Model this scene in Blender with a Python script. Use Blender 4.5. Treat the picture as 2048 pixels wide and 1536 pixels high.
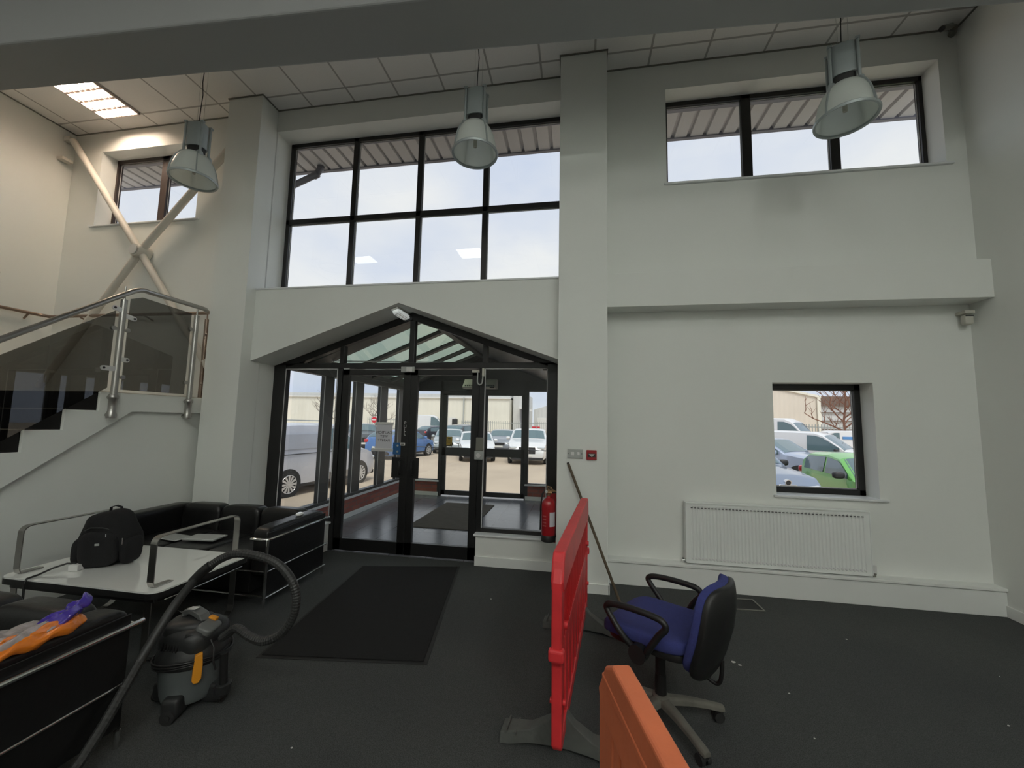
import bpy, bmesh, math, random
from mathutils import Vector, Matrix, Euler
random.seed(7)
PI = math.pi
# ------------------------------------------------------------------ camera, sky, lights, exposure
S = bpy.context.scene
for o in list(bpy.data.objects): bpy.data.objects.remove(o)
COL = S.collection
F_PX, YAW, PITCH, ROLL = 790.0, 0.165187, 0.093538, 0.020649
CAM = Vector((0, 0, 1.58))
cd = bpy.data.cameras.new('camera'); cam = bpy.data.objects.new('camera', cd); COL.objects.link(cam)
cd.sensor_width = 36; cd.lens = F_PX / 2048 * 36; cd.clip_start = .02; cd.clip_end = 500
_f = Vector((-math.sin(YAW)*math.cos(PITCH), math.cos(YAW)*math.cos(PITCH), math.sin(PITCH)))
_r = Vector((math.cos(YAW), math.sin(YAW), 0)); _u = _r.cross(_f)
_r2 = math.cos(ROLL)*_r + math.sin(ROLL)*_u; _u2 = -math.sin(ROLL)*_r + math.cos(ROLL)*_u
cam.matrix_world = Matrix(((_r2.x, _u2.x, -_f.x, CAM.x), (_r2.y, _u2.y, -_f.y, CAM.y), (_r2.z, _u2.z, -_f.z, CAM.z), (0, 0, 0, 1)))
S.camera = cam
S.view_settings.view_transform = 'Standard'; S.view_settings.look = 'None'
S.view_settings.exposure = 0.0; S.view_settings.gamma = 1.0; S.view_settings.use_curve_mapping = False
# overcast sky: soft cloud pattern over a pale blue grey dome
W = bpy.data.worlds.new('overcast_sky'); S.world = W; W.use_nodes = True
nt = W.node_tree; nt.nodes.clear(); N = nt.nodes.new; L = nt.links.new
tc = N('ShaderNodeTexCoord'); mp = N('ShaderNodeMapping'); mp.inputs['Scale'].default_value = (1.2, 1.2, 2.6)
nz = N('ShaderNodeTexNoise'); nz.inputs['Scale'].default_value = 1.5; nz.inputs['Detail'].default_value = 5; nz.inputs['Roughness'].default_value = .5
cr = N('ShaderNodeValToRGB'); cr.color_ramp.elements[0].position = .36; cr.color_ramp.elements[0].color = (.58, .655, .82, 1)
cr.color_ramp.elements[1].position = .66; cr.color_ramp.elements[1].color = (.86, .865, .87, 1)
bg = N('ShaderNodeBackground'); bg.inputs['Strength'].default_value = 1.08; wo = N('ShaderNodeOutputWorld')
L(tc.outputs['Generated'], mp.inputs['Vector']); L(mp.outputs['Vector'], nz.inputs['Vector']); L(nz.outputs['Fac'], cr.inputs['Fac'])
L(cr.outputs['Color'], bg.inputs['Color']); L(bg.outputs[0], wo.inputs['Surface'])
# weak sun through cloud
sd = bpy.data.lights.new('sun', 'SUN'); sd.energy = 2.4; sd.angle = math.radians(25); sd.color = (1, .95, .86)
sun = bpy.data.objects.new('sun', sd); COL.objects.link(sun); sun.rotation_euler = (math.radians(32), 0, math.radians(20)); sun.location = (0, 0, 30)
PANEL_L, PANEL_FILL, WARM_L = 8.0, 46.0, 22.0   # radiance of the ceiling lights; the middle value is for added fill panels

# ------------------------------------------------------------------ materials
def mat(name, col, rough=.6, metal=0, spec=.5, bump=0, bscale=60, var=0, vscale=8, coat=0, emis=0, trans=0, detail=3):
    m = bpy.data.materials.new(name); m.use_nodes = True; t = m.node_tree; b = t.nodes['Principled BSDF']
    b.inputs['Base Color'].default_value = (*col, 1); b.inputs['Roughness'].default_value = rough
    b.inputs['Metallic'].default_value = metal; b.inputs['Specular IOR Level'].default_value = spec
    if coat: b.inputs['Coat Weight'].default_value = coat; b.inputs['Coat Roughness'].default_value = .06
    if emis: b.inputs['Emission Color'].default_value = (*col, 1); b.inputs['Emission Strength'].default_value = emis
    if trans: b.inputs['Transmission Weight'].default_value = trans
    c = None
    if bump or var:
        c = t.nodes.new('ShaderNodeTexCoord')
    if bump:
        n = t.nodes.new('ShaderNodeTexNoise'); n.inputs['Scale'].default_value = bscale; n.inputs['Detail'].default_value = detail
        t.links.new(c.outputs['Object'], n.inputs['Vector'])
        bp = t.nodes.new('ShaderNodeBump'); bp.inputs['Strength'].default_value = bump; bp.inputs['Distance'].default_value = .01
        t.links.new(n.outputs['Fac'], bp.inputs['Height']); t.links.new(bp.outputs[0], b.inputs['Normal'])
    if var:
        n = t.nodes.new('ShaderNodeTexNoise'); n.inputs['Scale'].default_value = vscale; n.inputs['Detail'].default_value = 4
        t.links.new(c.outputs['Object'], n.inputs['Vector'])
        mx = t.nodes.new('ShaderNodeMix'); mx.data_type = 'RGBA'
        mx.inputs[6].default_value = (*[v*(1-var) for v in col], 1); mx.inputs[7].default_value = (*[min(1, v*(1+var)) for v in col], 1)
        t.links.new(n.outputs['Fac'], mx.inputs[0]); t.links.new(mx.outputs[2], b.inputs['Base Color'])
    return m
def glass(name, tint=(.97, .98, .98), refl=1.0, rough=0.0, ior=1.5):
    m = bpy.data.materials.new(name); m.use_nodes = True; t = m.node_tree; t.nodes.clear()
    o = t.nodes.new('ShaderNodeOutputMaterial'); tr = t.nodes.new('ShaderNodeBsdfTransparent'); tr.inputs[0].default_value = (*tint, 1)
    g = t.nodes.new('ShaderNodeBsdfGlossy'); g.inputs['Roughness'].default_value = rough
    fr = t.nodes.new('ShaderNodeFresnel'); fr.inputs['IOR'].default_value = ior
    ml = t.nodes.new('ShaderNodeMath'); ml.operation = 'MULTIPLY'; ml.inputs[1].default_value = refl
    mx = t.nodes.new('ShaderNodeMixShader')
    ge = t.nodes.new('ShaderNodeNewGeometry'); sb = t.nodes.new('ShaderNodeMath'); sb.operation = 'SUBTRACT'; sb.inputs[0].default_value = 1; m3 = t.nodes.new('ShaderNodeMath'); m3.operation = 'MULTIPLY'
    t.links.new(ge.outputs['Backfacing'], sb.inputs[1]); t.links.new(sb.outputs[0], m3.inputs[0]); t.links.new(ml.outputs[0], m3.inputs[1])   # reflect on the outer faces only
    t.links.new(fr.outputs[0], ml.inputs[0]); t.links.new(m3.outputs[0], mx.inputs[0])
    t.links.new(tr.outputs[0], mx.inputs[1]); t.links.new(g.outputs[0], mx.inputs[2]); t.links.new(mx.outputs[0], o.inputs['Surface'])
    return m
M = dict(
    wall=mat('white_emulsion', (.80, .82, .78), .75, bump=.05, bscale=180, var=.015, vscale=2),
    trim=mat('white_gloss_paint', (.82, .84, .81), .4),
    sill=mat('white_sill_board', (.78, .80, .80), .3),
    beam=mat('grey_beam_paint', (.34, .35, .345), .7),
    frame=mat('black_aluminium', (.012, .012, .012), .35),
    framein=mat('dark_grey_aluminium', (.055, .055, .055), .4),
    brown=mat('dark_brown_frame', (.03, .02, .017), .4),
    gasket=mat('white_gasket', (.6, .6, .6), .5),
    glass=glass('clear_window_glass'),
    tint=glass('smoked_glass', (.42, .42, .41), 1.6),
    roofglass=glass('tinted_roof_glass', (.62, .68, .60), .6),
    steel=mat('brushed_steel', (.42, .41, .39), .3, 1, bump=.02, bscale=300),
    brass=mat('aged_steel_rail', (.30, .23, .19), .32, 1),
    chrome=mat('chrome', (.75, .75, .74), .12, 1),
    clamp=mat('pale_metal_clamp', (.7, .7, .68), .35, .3),
    leather=mat('black_leather', (.008, .008, .008), .34, bump=.12, bscale=45),
    carpetblack=mat('black_stair_carpet', (.008, .007, .007), .95, bump=.4, bscale=400),
    nosing=mat('cream_nosing', (.55, .50, .40), .6),
    landing=mat('landing_top', (.50, .45, .37), .7),
    tabletop=mat('white_laminate', (.93, .95, .91), .12, spec=.8, coat=1, var=.02, vscale=6),
    black=mat('black_plastic', (.012, .012, .012), .45),
    blacksoft=mat('black_fabric', (.008, .008, .009), .9, bump=.5, bscale=300),
    mat_=mat('black_mat_pile', (.007, .007, .007), .97, bump=.8, bscale=350, var=.3, vscale=40),
    rubber=mat('black_rubber', (.016, .016, .016), .7),
    blue=mat('blue_chair_fabric', (.040, .050, .20), .95, bump=.35, bscale=500, var=.18, vscale=60),
    redp=mat('red_barrier_plastic', (.66, .035, .04), .42, var=.22, vscale=7, bump=.08, bscale=30),
    redin=mat('red_barrier_panel', (.50, .010, .012), .45, var=.25, vscale=9),
    orange=mat('orange_barrier_plastic', (.70, .18, .075), .5, var=.15, vscale=9, bump=.12, bscale=35),
    orangein=mat('orange_barrier_panel', (.66, .10, .022), .5, var=.12, vscale=9),
    foot=mat('dusty_rubber_foot', (.085, .09, .083), .8, var=.4, vscale=14, bump=.3, bscale=40),
    dustgrey=mat('dusty_grey_plastic', (.13, .125, .105), .7, var=.3, vscale=20),
    wood=mat('old_wooden_pole', (.10, .075, .045), .7, var=.3, vscale=20),
    vacgrey=mat('grey_tank_plastic', (.115, .13, .13), .5, var=.08, vscale=8),
    vacdark=mat('charcoal_plastic', (.022, .023, .023), .45, bump=.1, bscale=40),
    vacmid=mat('mid_grey_plastic', (.12, .125, .12), .4),
    vacor=mat('amber_plastic', (.75, .30, .02), .45),
    hose=mat('dark_ribbed_hose', (.028, .029, .028), .5),
    lampgrey=mat('grey_lamp_metal', (.36, .40, .40), .38, .4),
    lampshade=glass('x'), radiator=mat('white_radiator_enamel', (.84, .87, .84), .3),
    white=mat('white_plastic', (.72, .72, .70), .4), offwhite=mat('offwhite_plastic', (.55, .54, .47), .45),
    paper=mat('white_paper', (.62, .62, .66), .8), ink=mat('dark_ink', (.05, .05, .055), .8),
    redbox=mat('red_call_point', (.34, .015, .02), .4), extred=mat('red_cylinder_paint', (.36, .012, .018), .28, coat=.5),
    bronze=mat('brass_valve', (.35, .22, .12), .35, .8), bluebox=mat('blue_label', (.02, .11, .28), .5),
    greymetal=mat('grey_metal_plate', (.22, .22, .19), .4, .5), lightgrey=mat('light_grey_plastic', (.42, .44, .42), .4),
    yellow=mat('mustard_poster', (.55, .36, .05), .6), purple=mat('purple_wrapper', (.055, .03, .30), .25, coat=.6, bump=.5, bscale=25),
    orwrap=mat('orange_wrapper', (.75, .20, .015), .25, coat=.6, bump=.5, bscale=25), clearwrap=mat('clear_wrapper', (.36, .31, .30), .2, coat=.8, bump=.8, bscale=30, var=.3, vscale=18),
    lens=mat('diffuser', (1, .97, .93), .5, emis=PANEL_L), lensfill=mat('added_fill_diffuser', (.98, 1, .95), .5, emis=PANEL_FILL), tube=mat('lit_tube', (1, .80, .62), .5, emis=WARM_L*5.6),  # the brighter diffuser is for unseen panels added to lift the front wall
    louvre=mat('polished_louvre', (.72, .62, .58), .3, .6), palewhite=mat('emergency_lens', (.85, .9, .88), .2, emis=.35),
    brace=mat('cream_brace_paint', (.66, .63, .56), .5),
    soffit=mat('grey_profiled_sheet', (.50, .49, .49), .5, .1), gutter=mat('dark_grey_gutter', (.20, .20, .23), .5), pipe=mat('grey_downpipe', (.10, .10, .12), .4),
    tyre=mat('tyre_rubber', (.018, .018, .018), .8), alloy=mat('alloy_wheel', (.60, .60, .60), .3, .5), arch=mat('dark_wheel_arch', (.02, .02, .02), .8),
    carglass=mat('car_glass', (.10, .16, .18), .05, spec=.8), platew=mat('number_plate', (.75, .75, .7), .5), lampc=mat('headlamp', (.55, .58, .6), .1, coat=1),
    tail=mat('tail_lamp', (.55, .02, .03), .2, coat=1), trimblk=mat('car_trim', (.02, .02, .022), .5),
    metalfence=mat('galvanised_fence', (.34, .37, .36), .5, .3), greendk=mat('lichen_shrub', (.30, .27, .06), .9),
    bark=mat('bare_branch', (.16, .12, .10), .9), barkr=mat('reddish_branch', (.25, .13, .09), .9),
    signr=mat('no_entry_red', (.65, .03, .05), .5), signw=mat('sign_white', (.8, .8, .8), .5),
    concrete=mat('kerb_concrete', (.45, .40, .33), .9), tapew=mat('litter_paper', (.55, .55, .52), .8),
)
m = M['lampshade'] = mat('prismatic_shade', (.80, .83, .80), .25, coat=.3); t_ = m.node_tree   # thin frosted acrylic that passes light
tl0 = t_.nodes.new('ShaderNodeBsdfTranslucent'); tl0.inputs[0].default_value = (.85, .88, .85, 1); ms0 = t_.nodes.new('ShaderNodeMixShader'); ms0.inputs[0].default_value = .55
t_.links.new(t_.nodes['Principled BSDF'].outputs[0], ms0.inputs[1]); t_.links.new(tl0.outputs[0], ms0.inputs[2]); t_.links.new(ms0.outputs[0], t_.nodes['Material Output'].inputs['Surface'])

def nodes(m):
    t = m.node_tree; return t, t.nodes['Principled BSDF'], t.nodes.new, t.links.new
# carpet: dark slate with a faint fleck
m = mat('slate_carpet', (.02, .022, .023), .95); t, b, NN, LL = nodes(m)
c = NN('ShaderNodeTexCoord'); n1 = NN('ShaderNodeTexNoise'); n1.inputs['Scale'].default_value = 260; n1.inputs['Detail'].default_value = 4
n2 = NN('ShaderNodeTexNoise'); n2.inputs['Scale'].default_value = 1.2; n2.inputs['Detail'].default_value = 5
r1 = NN('ShaderNodeValToRGB'); r1.color_ramp.elements[0].position = .35; r1.color_ramp.elements[0].color = (.030, .0335, .0335, 1); r1.color_ramp.elements[1].position = .72; r1.color_ramp.elements[1].color = (.098, .105, .103, 1)
mx = NN('ShaderNodeMix'); mx.data_type = 'RGBA'; mx.blend_type = 'MULTIPLY'; mx.inputs[0].default_value = 1
r2 = NN('ShaderNodeValToRGB'); r2.color_ramp.elements[0].position = .3; r2.color_ramp.elements[0].color = (.8, .8, .8, 1); r2.color_ramp.elements[1].position = .7; r2.color_ramp.elements[1].color = (1, 1, .97, 1)
bp = NN('ShaderNodeBump'); bp.inputs['Strength'].default_value = .6; bp.inputs['Distance'].default_value = .004
for s_, d_ in ((c.outputs['Object'], n1.inputs['Vector']), (c.outputs['Object'], n2.inputs['Vector']), (n1.outputs['Fac'], r1.inputs['Fac']), (n2.outputs['Fac'], r2.inputs['Fac']), (r1.outputs[0], mx.inputs[6]), (r2.outputs[0], mx.inputs[7]), (mx.outputs[2], b.inputs['Base Color']), (n1.outputs['Fac'], bp.inputs['Height']), (bp.outputs[0], b.inputs['Normal'])): LL(s_, d_)
M['carpet'] = m
# suspended ceiling tiles: pale fissured tiles, darker recessed grid lines
def grid_mat(name, base, line, px, py, ox, oy, w, rough=.8, bump=.0, noise=0, nscale=90):
    m = mat(name, base, rough); t, b, NN, LL = nodes(m)
    c = NN('ShaderNodeTexCoord'); sp = NN('ShaderNodeSeparateXYZ'); LL(c.outputs['Object'], sp.inputs[0])
    outs = []
    for ax, p, o in ((0, px, ox), (1, py, oy)):
        a = NN('ShaderNodeMath'); a.operation = 'SUBTRACT'; a.inputs[1].default_value = o - 100*p; LL(sp.outputs[ax], a.inputs[0])
        d = NN('ShaderNodeMath'); d.operation = 'MODULO'; d.inputs[1].default_value = p; LL(a.outputs[0], d.inputs[0])
        e = NN('ShaderNodeMath'); e.operation = 'SUBTRACT'; e.inputs[1].default_value = p/2; LL(d.outputs[0], e.inputs[0])
        f = NN('ShaderNodeMath'); f.operation = 'ABSOLUTE'; LL(e.outputs[0], f.inputs[0])
        g = NN('ShaderNodeMath'); g.operation = 'GREATER_THAN'; g.inputs[1].default_value = p/2 - w; LL(f.outputs[0], g.inputs[0]); outs.append(g)
    mx_ = NN('ShaderNodeMath'); mx_.operation = 'MAXIMUM'; LL(outs[0].outputs[0], mx_.inputs[0]); LL(outs[1].outputs[0], mx_.inputs[1])
    mc = NN('ShaderNodeMix'); mc.data_type = 'RGBA'; mc.inputs[6].default_value = (*base, 1); mc.inputs[7].default_value = (*line, 1)
    LL(mx_.outputs[0], mc.inputs[0]); LL(mc.outputs[2], b.inputs['Base Color'])
    if noise:
        n = NN('ShaderNodeTexNoise'); n.inputs['Scale'].default_value = nscale; n.inputs['Detail'].default_value = 6; LL(c.outputs['Object'], n.inputs['Vector'])
        m2 = NN('ShaderNodeMix'); m2.data_type = 'RGBA'; m2.inputs[6].default_value = (*[v*(1-noise) for v in base], 1); m2.inputs[7].default_value = (*[v*(1+noise) for v in base], 1)
        LL(n.outputs['Fac'], m2.inputs[0]); LL(m2.outputs[2], mc.inputs[6])
    return m
M['ceiling'] = grid_mat('mineral_ceiling_tiles', (.90, .89, .86), (.46, .45, .43), .583, .583, .165, 3.967, .011, .9, noise=.05)
M['tiles'] = grid_mat('grey_floor_tiles', (.17, .175, .19), (.075, .075, .08), .45, .45, -.36, 4.55, .004, .22, noise=.12, nscale=12)
M['brick'] = mat('red_brick', (.3, .1, .08), .85)
t, b, NN, LL = nodes(M['brick']); c = NN('ShaderNodeTexCoord'); br = NN('ShaderNodeTexBrick'); mpn = NN('ShaderNodeMapping')
mpn.inputs['Rotation'].default_value = (PI/2, 0, PI/2); LL(c.outputs['Object'], mpn.inputs[0])
cx_ = NN('ShaderNodeSeparateXYZ'); LL(c.outputs['Object'], cx_.inputs[0]); ad = NN('ShaderNodeMath'); LL(cx_.outputs[0], ad.inputs[0]); LL(cx_.outputs[1], ad.inputs[1])
cb = NN('ShaderNodeCombineXYZ'); LL(ad.outputs[0], cb.inputs[0]); LL(cx_.outputs[2], cb.inputs[1]); LL(cb.outputs[0], br.inputs['Vector'])
br.inputs['Scale'].default_value = 1; br.inputs['Brick Width'].default_value = .225; br.inputs['Row Height'].default_value = .075; br.inputs['Mortar Size'].default_value = .006
br.inputs['Color1'].default_value = (.42, .15, .11, 1); br.inputs['Color2'].default_value = (.30, .10, .08, 1); br.inputs['Mortar'].default_value = (.22, .16, .14, 1)
LL(br.outputs['Color'], b.inputs['Base Color'])
# ribbed steel cladding
def clad(name, col, period=.25, axis=0, depth=.25):
    m = mat(name, col, .6); t, b, NN, LL = nodes(m); c = NN('ShaderNodeTexCoord'); sp = NN('ShaderNodeSeparateXYZ'); LL(c.outputs['Object'], sp.inputs[0])
    s = NN('ShaderNodeMath'); s.operation = 'MULTIPLY'; s.inputs[1].default_value = 2*PI/period
    ad = NN('ShaderNodeMath'); LL(sp.outputs[0], ad.inputs[0]); LL(sp.outputs[1], ad.inputs[1]); LL(ad.outputs[0], s.inputs[0])
    sn = NN('ShaderNodeMath'); sn.operation = 'SINE'; LL(s.outputs[0], sn.inputs[0])
    bp = NN('ShaderNodeBump'); bp.inputs['Strength'].default_value = depth; bp.inputs['Distance'].default_value = .06; LL(sn.outputs[0], bp.inputs['Height']); LL(bp.outputs[0], b.inputs['Normal'])
    n = NN('ShaderNodeTexNoise'); n.inputs['Scale'].default_value = .35; n.inputs['Detail'].default_value = 5; LL(c.outputs['Object'], n.inputs['Vector'])
    m2 = NN('ShaderNodeMix'); m2.data_type = 'RGBA'; m2.inputs[6].default_value = (*[v*.88 for v in col], 1); m2.inputs[7].default_value = (*[min(1, v*1.08) for v in col], 1)
    LL(n.outputs['Fac'], m2.inputs[0]); LL(m2.outputs[2], b.inputs['Base Color']); return m
M['cladcream'] = clad('cream_cladding', (.80, .78, .68), .9)
M['cladgrey'] = clad('grey_cladding', (.62, .63, .62), .8)
M['cladtan'] = clad('tan_cladding', (.70, .64, .55), .6)
M['yard'] = mat('sandy_tarmac', (.50, .41, .31), .95, var=.22, vscale=.45, bump=.1, bscale=8)
M['poolmat'] = mat('taupe_entrance_mat', (.10, .085, .065), .95, var=.3, vscale=9, bump=.3, bscale=200)

# ------------------------------------------------------------------ mesh helpers
def wloc(o):
    v = Vector((0, 0, 0))
    while o is not None: v += o.location; o = o.parent
    return v
class MB:
    def __init__(s): s.bm = bmesh.new()
    def vs(s, pts): return [s.bm.verts.new(Vector(p)) for p in pts]
    def face(s, vv):
        try: return s.bm.faces.new(vv)
        except ValueError: return None
    def box(s, x0, x1, y0, y1, z0, z1, mtx=None):
        p = [(x0, y0, z0), (x1, y0, z0), (x1, y1, z0), (x0, y1, z0), (x0, y0, z1), (x1, y0, z1), (x1, y1, z1), (x0, y1, z1)]
        if mtx: p = [mtx @ Vector(q) for q in p]
        v = s.vs(p)
        for f in ((3, 2, 1, 0), (4, 5, 6, 7), (0, 1, 5, 4), (1, 2, 6, 5), (2, 3, 7, 6), (3, 0, 4, 7)): s.face([v[i] for i in f])
        return s
    def cbox(s, c, d, rot=(0, 0, 0)):
        m = Matrix.Translation(c) @ Euler(rot).to_matrix().to_4x4()
        return s.box(-d[0]/2, d[0]/2, -d[1]/2, d[1]/2, -d[2]/2, d[2]/2, m)
    def prism(s, poly, axis, a, b):
        def P(u, v, w): return {'x': (w, u, v), 'y': (u, w, v), 'z': (u, v, w)}[axis]
        A = s.vs([P(u, v, a) for u, v in poly]); B = s.vs([P(u, v, b) for u, v in poly]); n = len(poly)
        s.face(A[::-1]); s.face(B)
        for i in range(n): s.face([A[i], A[(i+1) % n], B[(i+1) % n], B[i]])
        return s
    def lathe(s, prof, c=(0, 0, 0), mtx=None, seg=28, cap=True):
        m = Matrix.Translation(c) @ (mtx.to_4x4() if mtx else Matrix.Identity(4)); rings = []
        for r, z in prof: rings.append(s.vs([m @ Vector((r*math.cos(2*PI*k/seg), r*math.sin(2*PI*k/seg), z)) for k in range(seg)]))
        for a, b in zip(rings, rings[1:]):
            for k in range(seg): s.face([a[k], a[(k+1) % seg], b[(k+1) % seg], b[k]])
        if cap: s.face(rings[0][::-1]); s.face(rings[-1])
        return s
    def cyl(s, a, b, r, r2=None, seg=14):
        a, b = Vector(a), Vector(b); q = (b-a).to_track_quat('Z', 'Y').to_matrix()
        return s.lathe([(r, 0), (r2 or r, (b-a).length)], a, q, seg)
    def sweep(s, path, prof, closed=False, up=None, radii=None):
        """prof: list of (u,v) or a radius"""
        path = [Vector(p) for p in path]
        if isinstance(prof, (int, float)): prof = [(prof*math.cos(2*PI*k/10), prof*math.sin(2*PI*k/10)) for k in range(10)]
        n = len(path); rings = []; nrm = None
        for i, p in enumerate(path):
            if closed: t = (path[(i+1) % n]-path[i-1])
            else: t = path[min(i+1, n-1)]-path[max(i-1, 0)]
            t.normalize()
            if up is not None: nrm = Vector(up) - t*t.dot(Vector(up)); nrm.normalize()
            elif nrm is None:
                a = Vector((0, 0, 1)) if abs(t.z) < .9 else Vector((1, 0, 0)); nrm = (a - t*t.dot(a)).normalized()
            else: nrm = (nrm - t*t.dot(nrm)).normalized()
            bi = t.cross(nrm); k = radii[i] if radii else 1
            rings.append(s.vs([p + nrm*u*k + bi*v*k for u, v in prof]))
        m = len(prof)
        for i in range(n if closed else n-1):
            a, b = rings[i], rings[(i+1) % n]
            for k in range(m): s.face([a[k], a[(k+1) % m], b[(k+1) % m], b[k]])
        if not closed: s.face(rings[0][::-1]); s.face(rings[-1])
        return s
    def sup(s, c, d, e=4, rot=(0, 0, 0), nu=24, nv=14, fn=None, mtx=None):
        """superellipsoid cushion, half sizes d"""
        m = Matrix.Translation(c) @ Euler(rot).to_matrix().to_4x4()
        if mtx: m = mtx @ m
        sg = lambda w, p: math.copysign(abs(w)**p, w); p = 2/e; rings = []
        for j in range(1, nv):
            ph = -PI/2 + PI*j/nv; ring = []
            for i in range(nu):
                th = 2*PI*i/nu
                q = Vector((d[0]*sg(math.cos(ph), p)*sg(math.cos(th), p), d[1]*sg(math.cos(ph), p)*sg(math.sin(th), p), d[2]*sg(math.sin(ph), p)))
                if fn: q = fn(q)
                ring.append(m @ q)
            rings.append(s.vs(ring))
        lo, hi = Vector((0, 0, -d[2])), Vector((0, 0, d[2]))
        if fn: lo, hi = fn(lo), fn(hi)
        lo, hi = s.vs([m @ lo, m @ hi])
        for a, b in zip(rings, rings[1:]):
            for k in range(nu): s.face([a[k], a[(k+1) % nu], b[(k+1) % nu], b[k]])
        for k in range(nu): s.face([lo, rings[0][(k+1) % nu], rings[0][k]]); s.face([hi, rings[-1][k], rings[-1][(k+1) % nu]])
        return s
    def build(s, name, m, parent=None, smooth=False, bevel=0, local=False, seg=2, sub=0, recalc=True):
        if recalc: bmesh.ops.recalc_face_normals(s.bm, faces=s.bm.faces[:])
        if parent is not None and not local: off = wloc(parent); s.bm.transform(Matrix.Translation(-off)); loc = Vector((0, 0, 0))
        elif parent is None:
            xs = [v.co for v in s.bm.verts]; loc = Vector(((min(v.x for v in xs)+max(v.x for v in xs))/2, (min(v.y for v in xs)+max(v.y for v in xs))/2, min(v.z for v in xs)))
            if local: loc = Vector((0, 0, 0))
            s.bm.transform(Matrix.Translation(-loc))
        else: loc = Vector((0, 0, 0))
        me = bpy.data.meshes.new(name); s.bm.to_mesh(me); s.bm.free()
        me.materials.append(m)
        if smooth:
            for p in me.polygons: p.use_smooth = True
        o = bpy.data.objects.new(name, me); o.location = loc; COL.objects.link(o); o.parent = parent
        if bevel:
            b = o.modifiers.new('bevel', 'BEVEL'); b.width = bevel; b.segments = seg; b.limit_method = 'ANGLE'; b.angle_limit = .6
        if sub:
            b = o.modifiers.new('sub', 'SUBSURF'); b.levels = sub; b.render_levels = sub
        if smooth and not sub:
            try: me.set_sharp_from_angle(angle=.75)
            except Exception: pass
        return o
def thing(name, label, cat, loc=(0, 0, 0), rotz=0, group=None):
    o = bpy.data.objects.new(name, None); COL.objects.link(o); o.empty_display_size = .1
    o.location = loc; o.rotation_euler = (0, 0, rotz); o['label'] = label; o['category'] = cat
    if group: o['group'] = group
    return o
def tag(o, label, cat, group=None, kind=None):
    o['label'] = label; o['category'] = cat
    if group: o['group'] = group
    if kind: o['kind'] = kind
    return o
def struct(o): o['kind'] = 'structure'; return o
def sroot(name, loc=(0, 0, 0)):
    o = bpy.data.objects.new(name, None); COL.objects.link(o); o.location = loc; o['kind'] = 'structure'; return o
def dup(o, parent=None):
    c = o.copy(); COL.objects.link(c); c.parent = parent
    for ch in list(o.children): dup(ch, c)
    return c
def text(body, size, m, name, parent, mtx, ext=.0008, align='CENTER', space=1.0):
    cu = bpy.data.curves.new(name, 'FONT'); cu.body = body; cu.size = size; cu.extrude = ext; cu.align_x = align; cu.align_y = 'CENTER'; cu.space_line = space
    o = bpy.data.objects.new(name, cu); COL.objects.link(o)
    dg = bpy.context.evaluated_depsgraph_get(); me = bpy.data.meshes.new_from_object(o.evaluated_get(dg)); COL.objects.unlink(o); bpy.data.objects.remove(o)
    me.transform(Matrix.Translation(-wloc(parent)) @ mtx); me.materials.clear(); me.materials.append(m); me.name = name
    o = bpy.data.objects.new(name, me); COL.objects.link(o); o.parent = parent; return o
def wallholes(mb, u0, u1, z0, z1, holes, a, b, axis='y'):
    us = sorted({u0, u1, *[h[0] for h in holes], *[h[1] for h in holes]}); zs = sorted({z0, z1, *[h[2] for h in holes], *[h[3] for h in holes]})
    us = [u for u in us if u0 <= u <= u1]; zs = [z for z in zs if z0 <= z <= z1]
    for i in range(len(us)-1):
        for j in range(len(zs)-1):
            cu, cz = (us[i]+us[i+1])/2, (zs[j]+zs[j+1])/2
            if any(h[0] < cu < h[1] and h[2] < cz < h[3] for h in holes): continue
            if axis == 'y': mb.box(us[i], us[i+1], a, b, zs[j], zs[j+1])
            else: mb.box(a, b, us[i], us[i+1], zs[j], zs[j+1])
    return mb

# ------------------------------------------------------------------ room shell
XL, XR, YF, ZC, YB = -7.05, 3.64, 4.18, 5.5, -6.0
struct(MB().box(XL-.2, XR+.2, YB-.2, 4.45, -.12, 0).build('floor', M['carpet']))
struct(MB().box(XL-.2, XR+.2, YB-.2, 4.6, ZC, ZC+.1).build('ceiling', M['ceiling'], local=True))
w = MB(); H1 = (.925, 3.47, 4.11, 5.20); H2 = (1.90, 2.77, .94, 2.02); H3 = (-6.52, -5.02, 4.11, 5.20)
wallholes(w, .0, XR+.2, 2.8, ZC, [(.925, 3.47, 4.10, 5.20)], YF, 4.44)
wallholes(w, .0, XR+.2, -.5, 2.8, [(1.915, 2.797, .918, 2.018)], 4.29, 4.54)
wallholes(w, XL-.2, -4.05, -.5, ZC, [(-6.56, -4.93, 4.10, 5.20)], YF, 4.44)
w.box(-4.05, .0, YF, 4.47, 5.21, ZC); w.box(-4.05, -3.82, YF, 4.47, 3.085, 5.21); w.box(-.17, .0, YF, 4.47, 3.085, 5.21)
struct(w.build('wall_front', M['wall']))
# gable wall over the entrance: front face nearer the room than the window above it
gx0, gx1, gax, gaz, gez = -3.83, -.19, -1.985, 2.875, 2.222
g = MB(); YG0, YG1 = 4.06, 4.56
g.prism([(gx0-.2, gez), (gx0, gez), (gax, gaz), (gax, 3.085), (gx0-.2, 3.085)], 'y', YG0, YG1)
g.prism([(gx1+.2, gez), (gx1+.2, 3.085), (gax, 3.085), (gax, gaz), (gx1, gez)], 'y', YG0, YG1)
g.box(-4.05, gx0, YG0, YG1, -.1, gez); g.box(gx1, 0, YG0, YG1, -.1, gez)
struct(g.build('wall_gable', M['wall']))
struct(MB().box(gx0, gx1, YG0-.012, 4.47, 3.085, 3.105).build('trim_1', M['sill'], bevel=.004))
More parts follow.
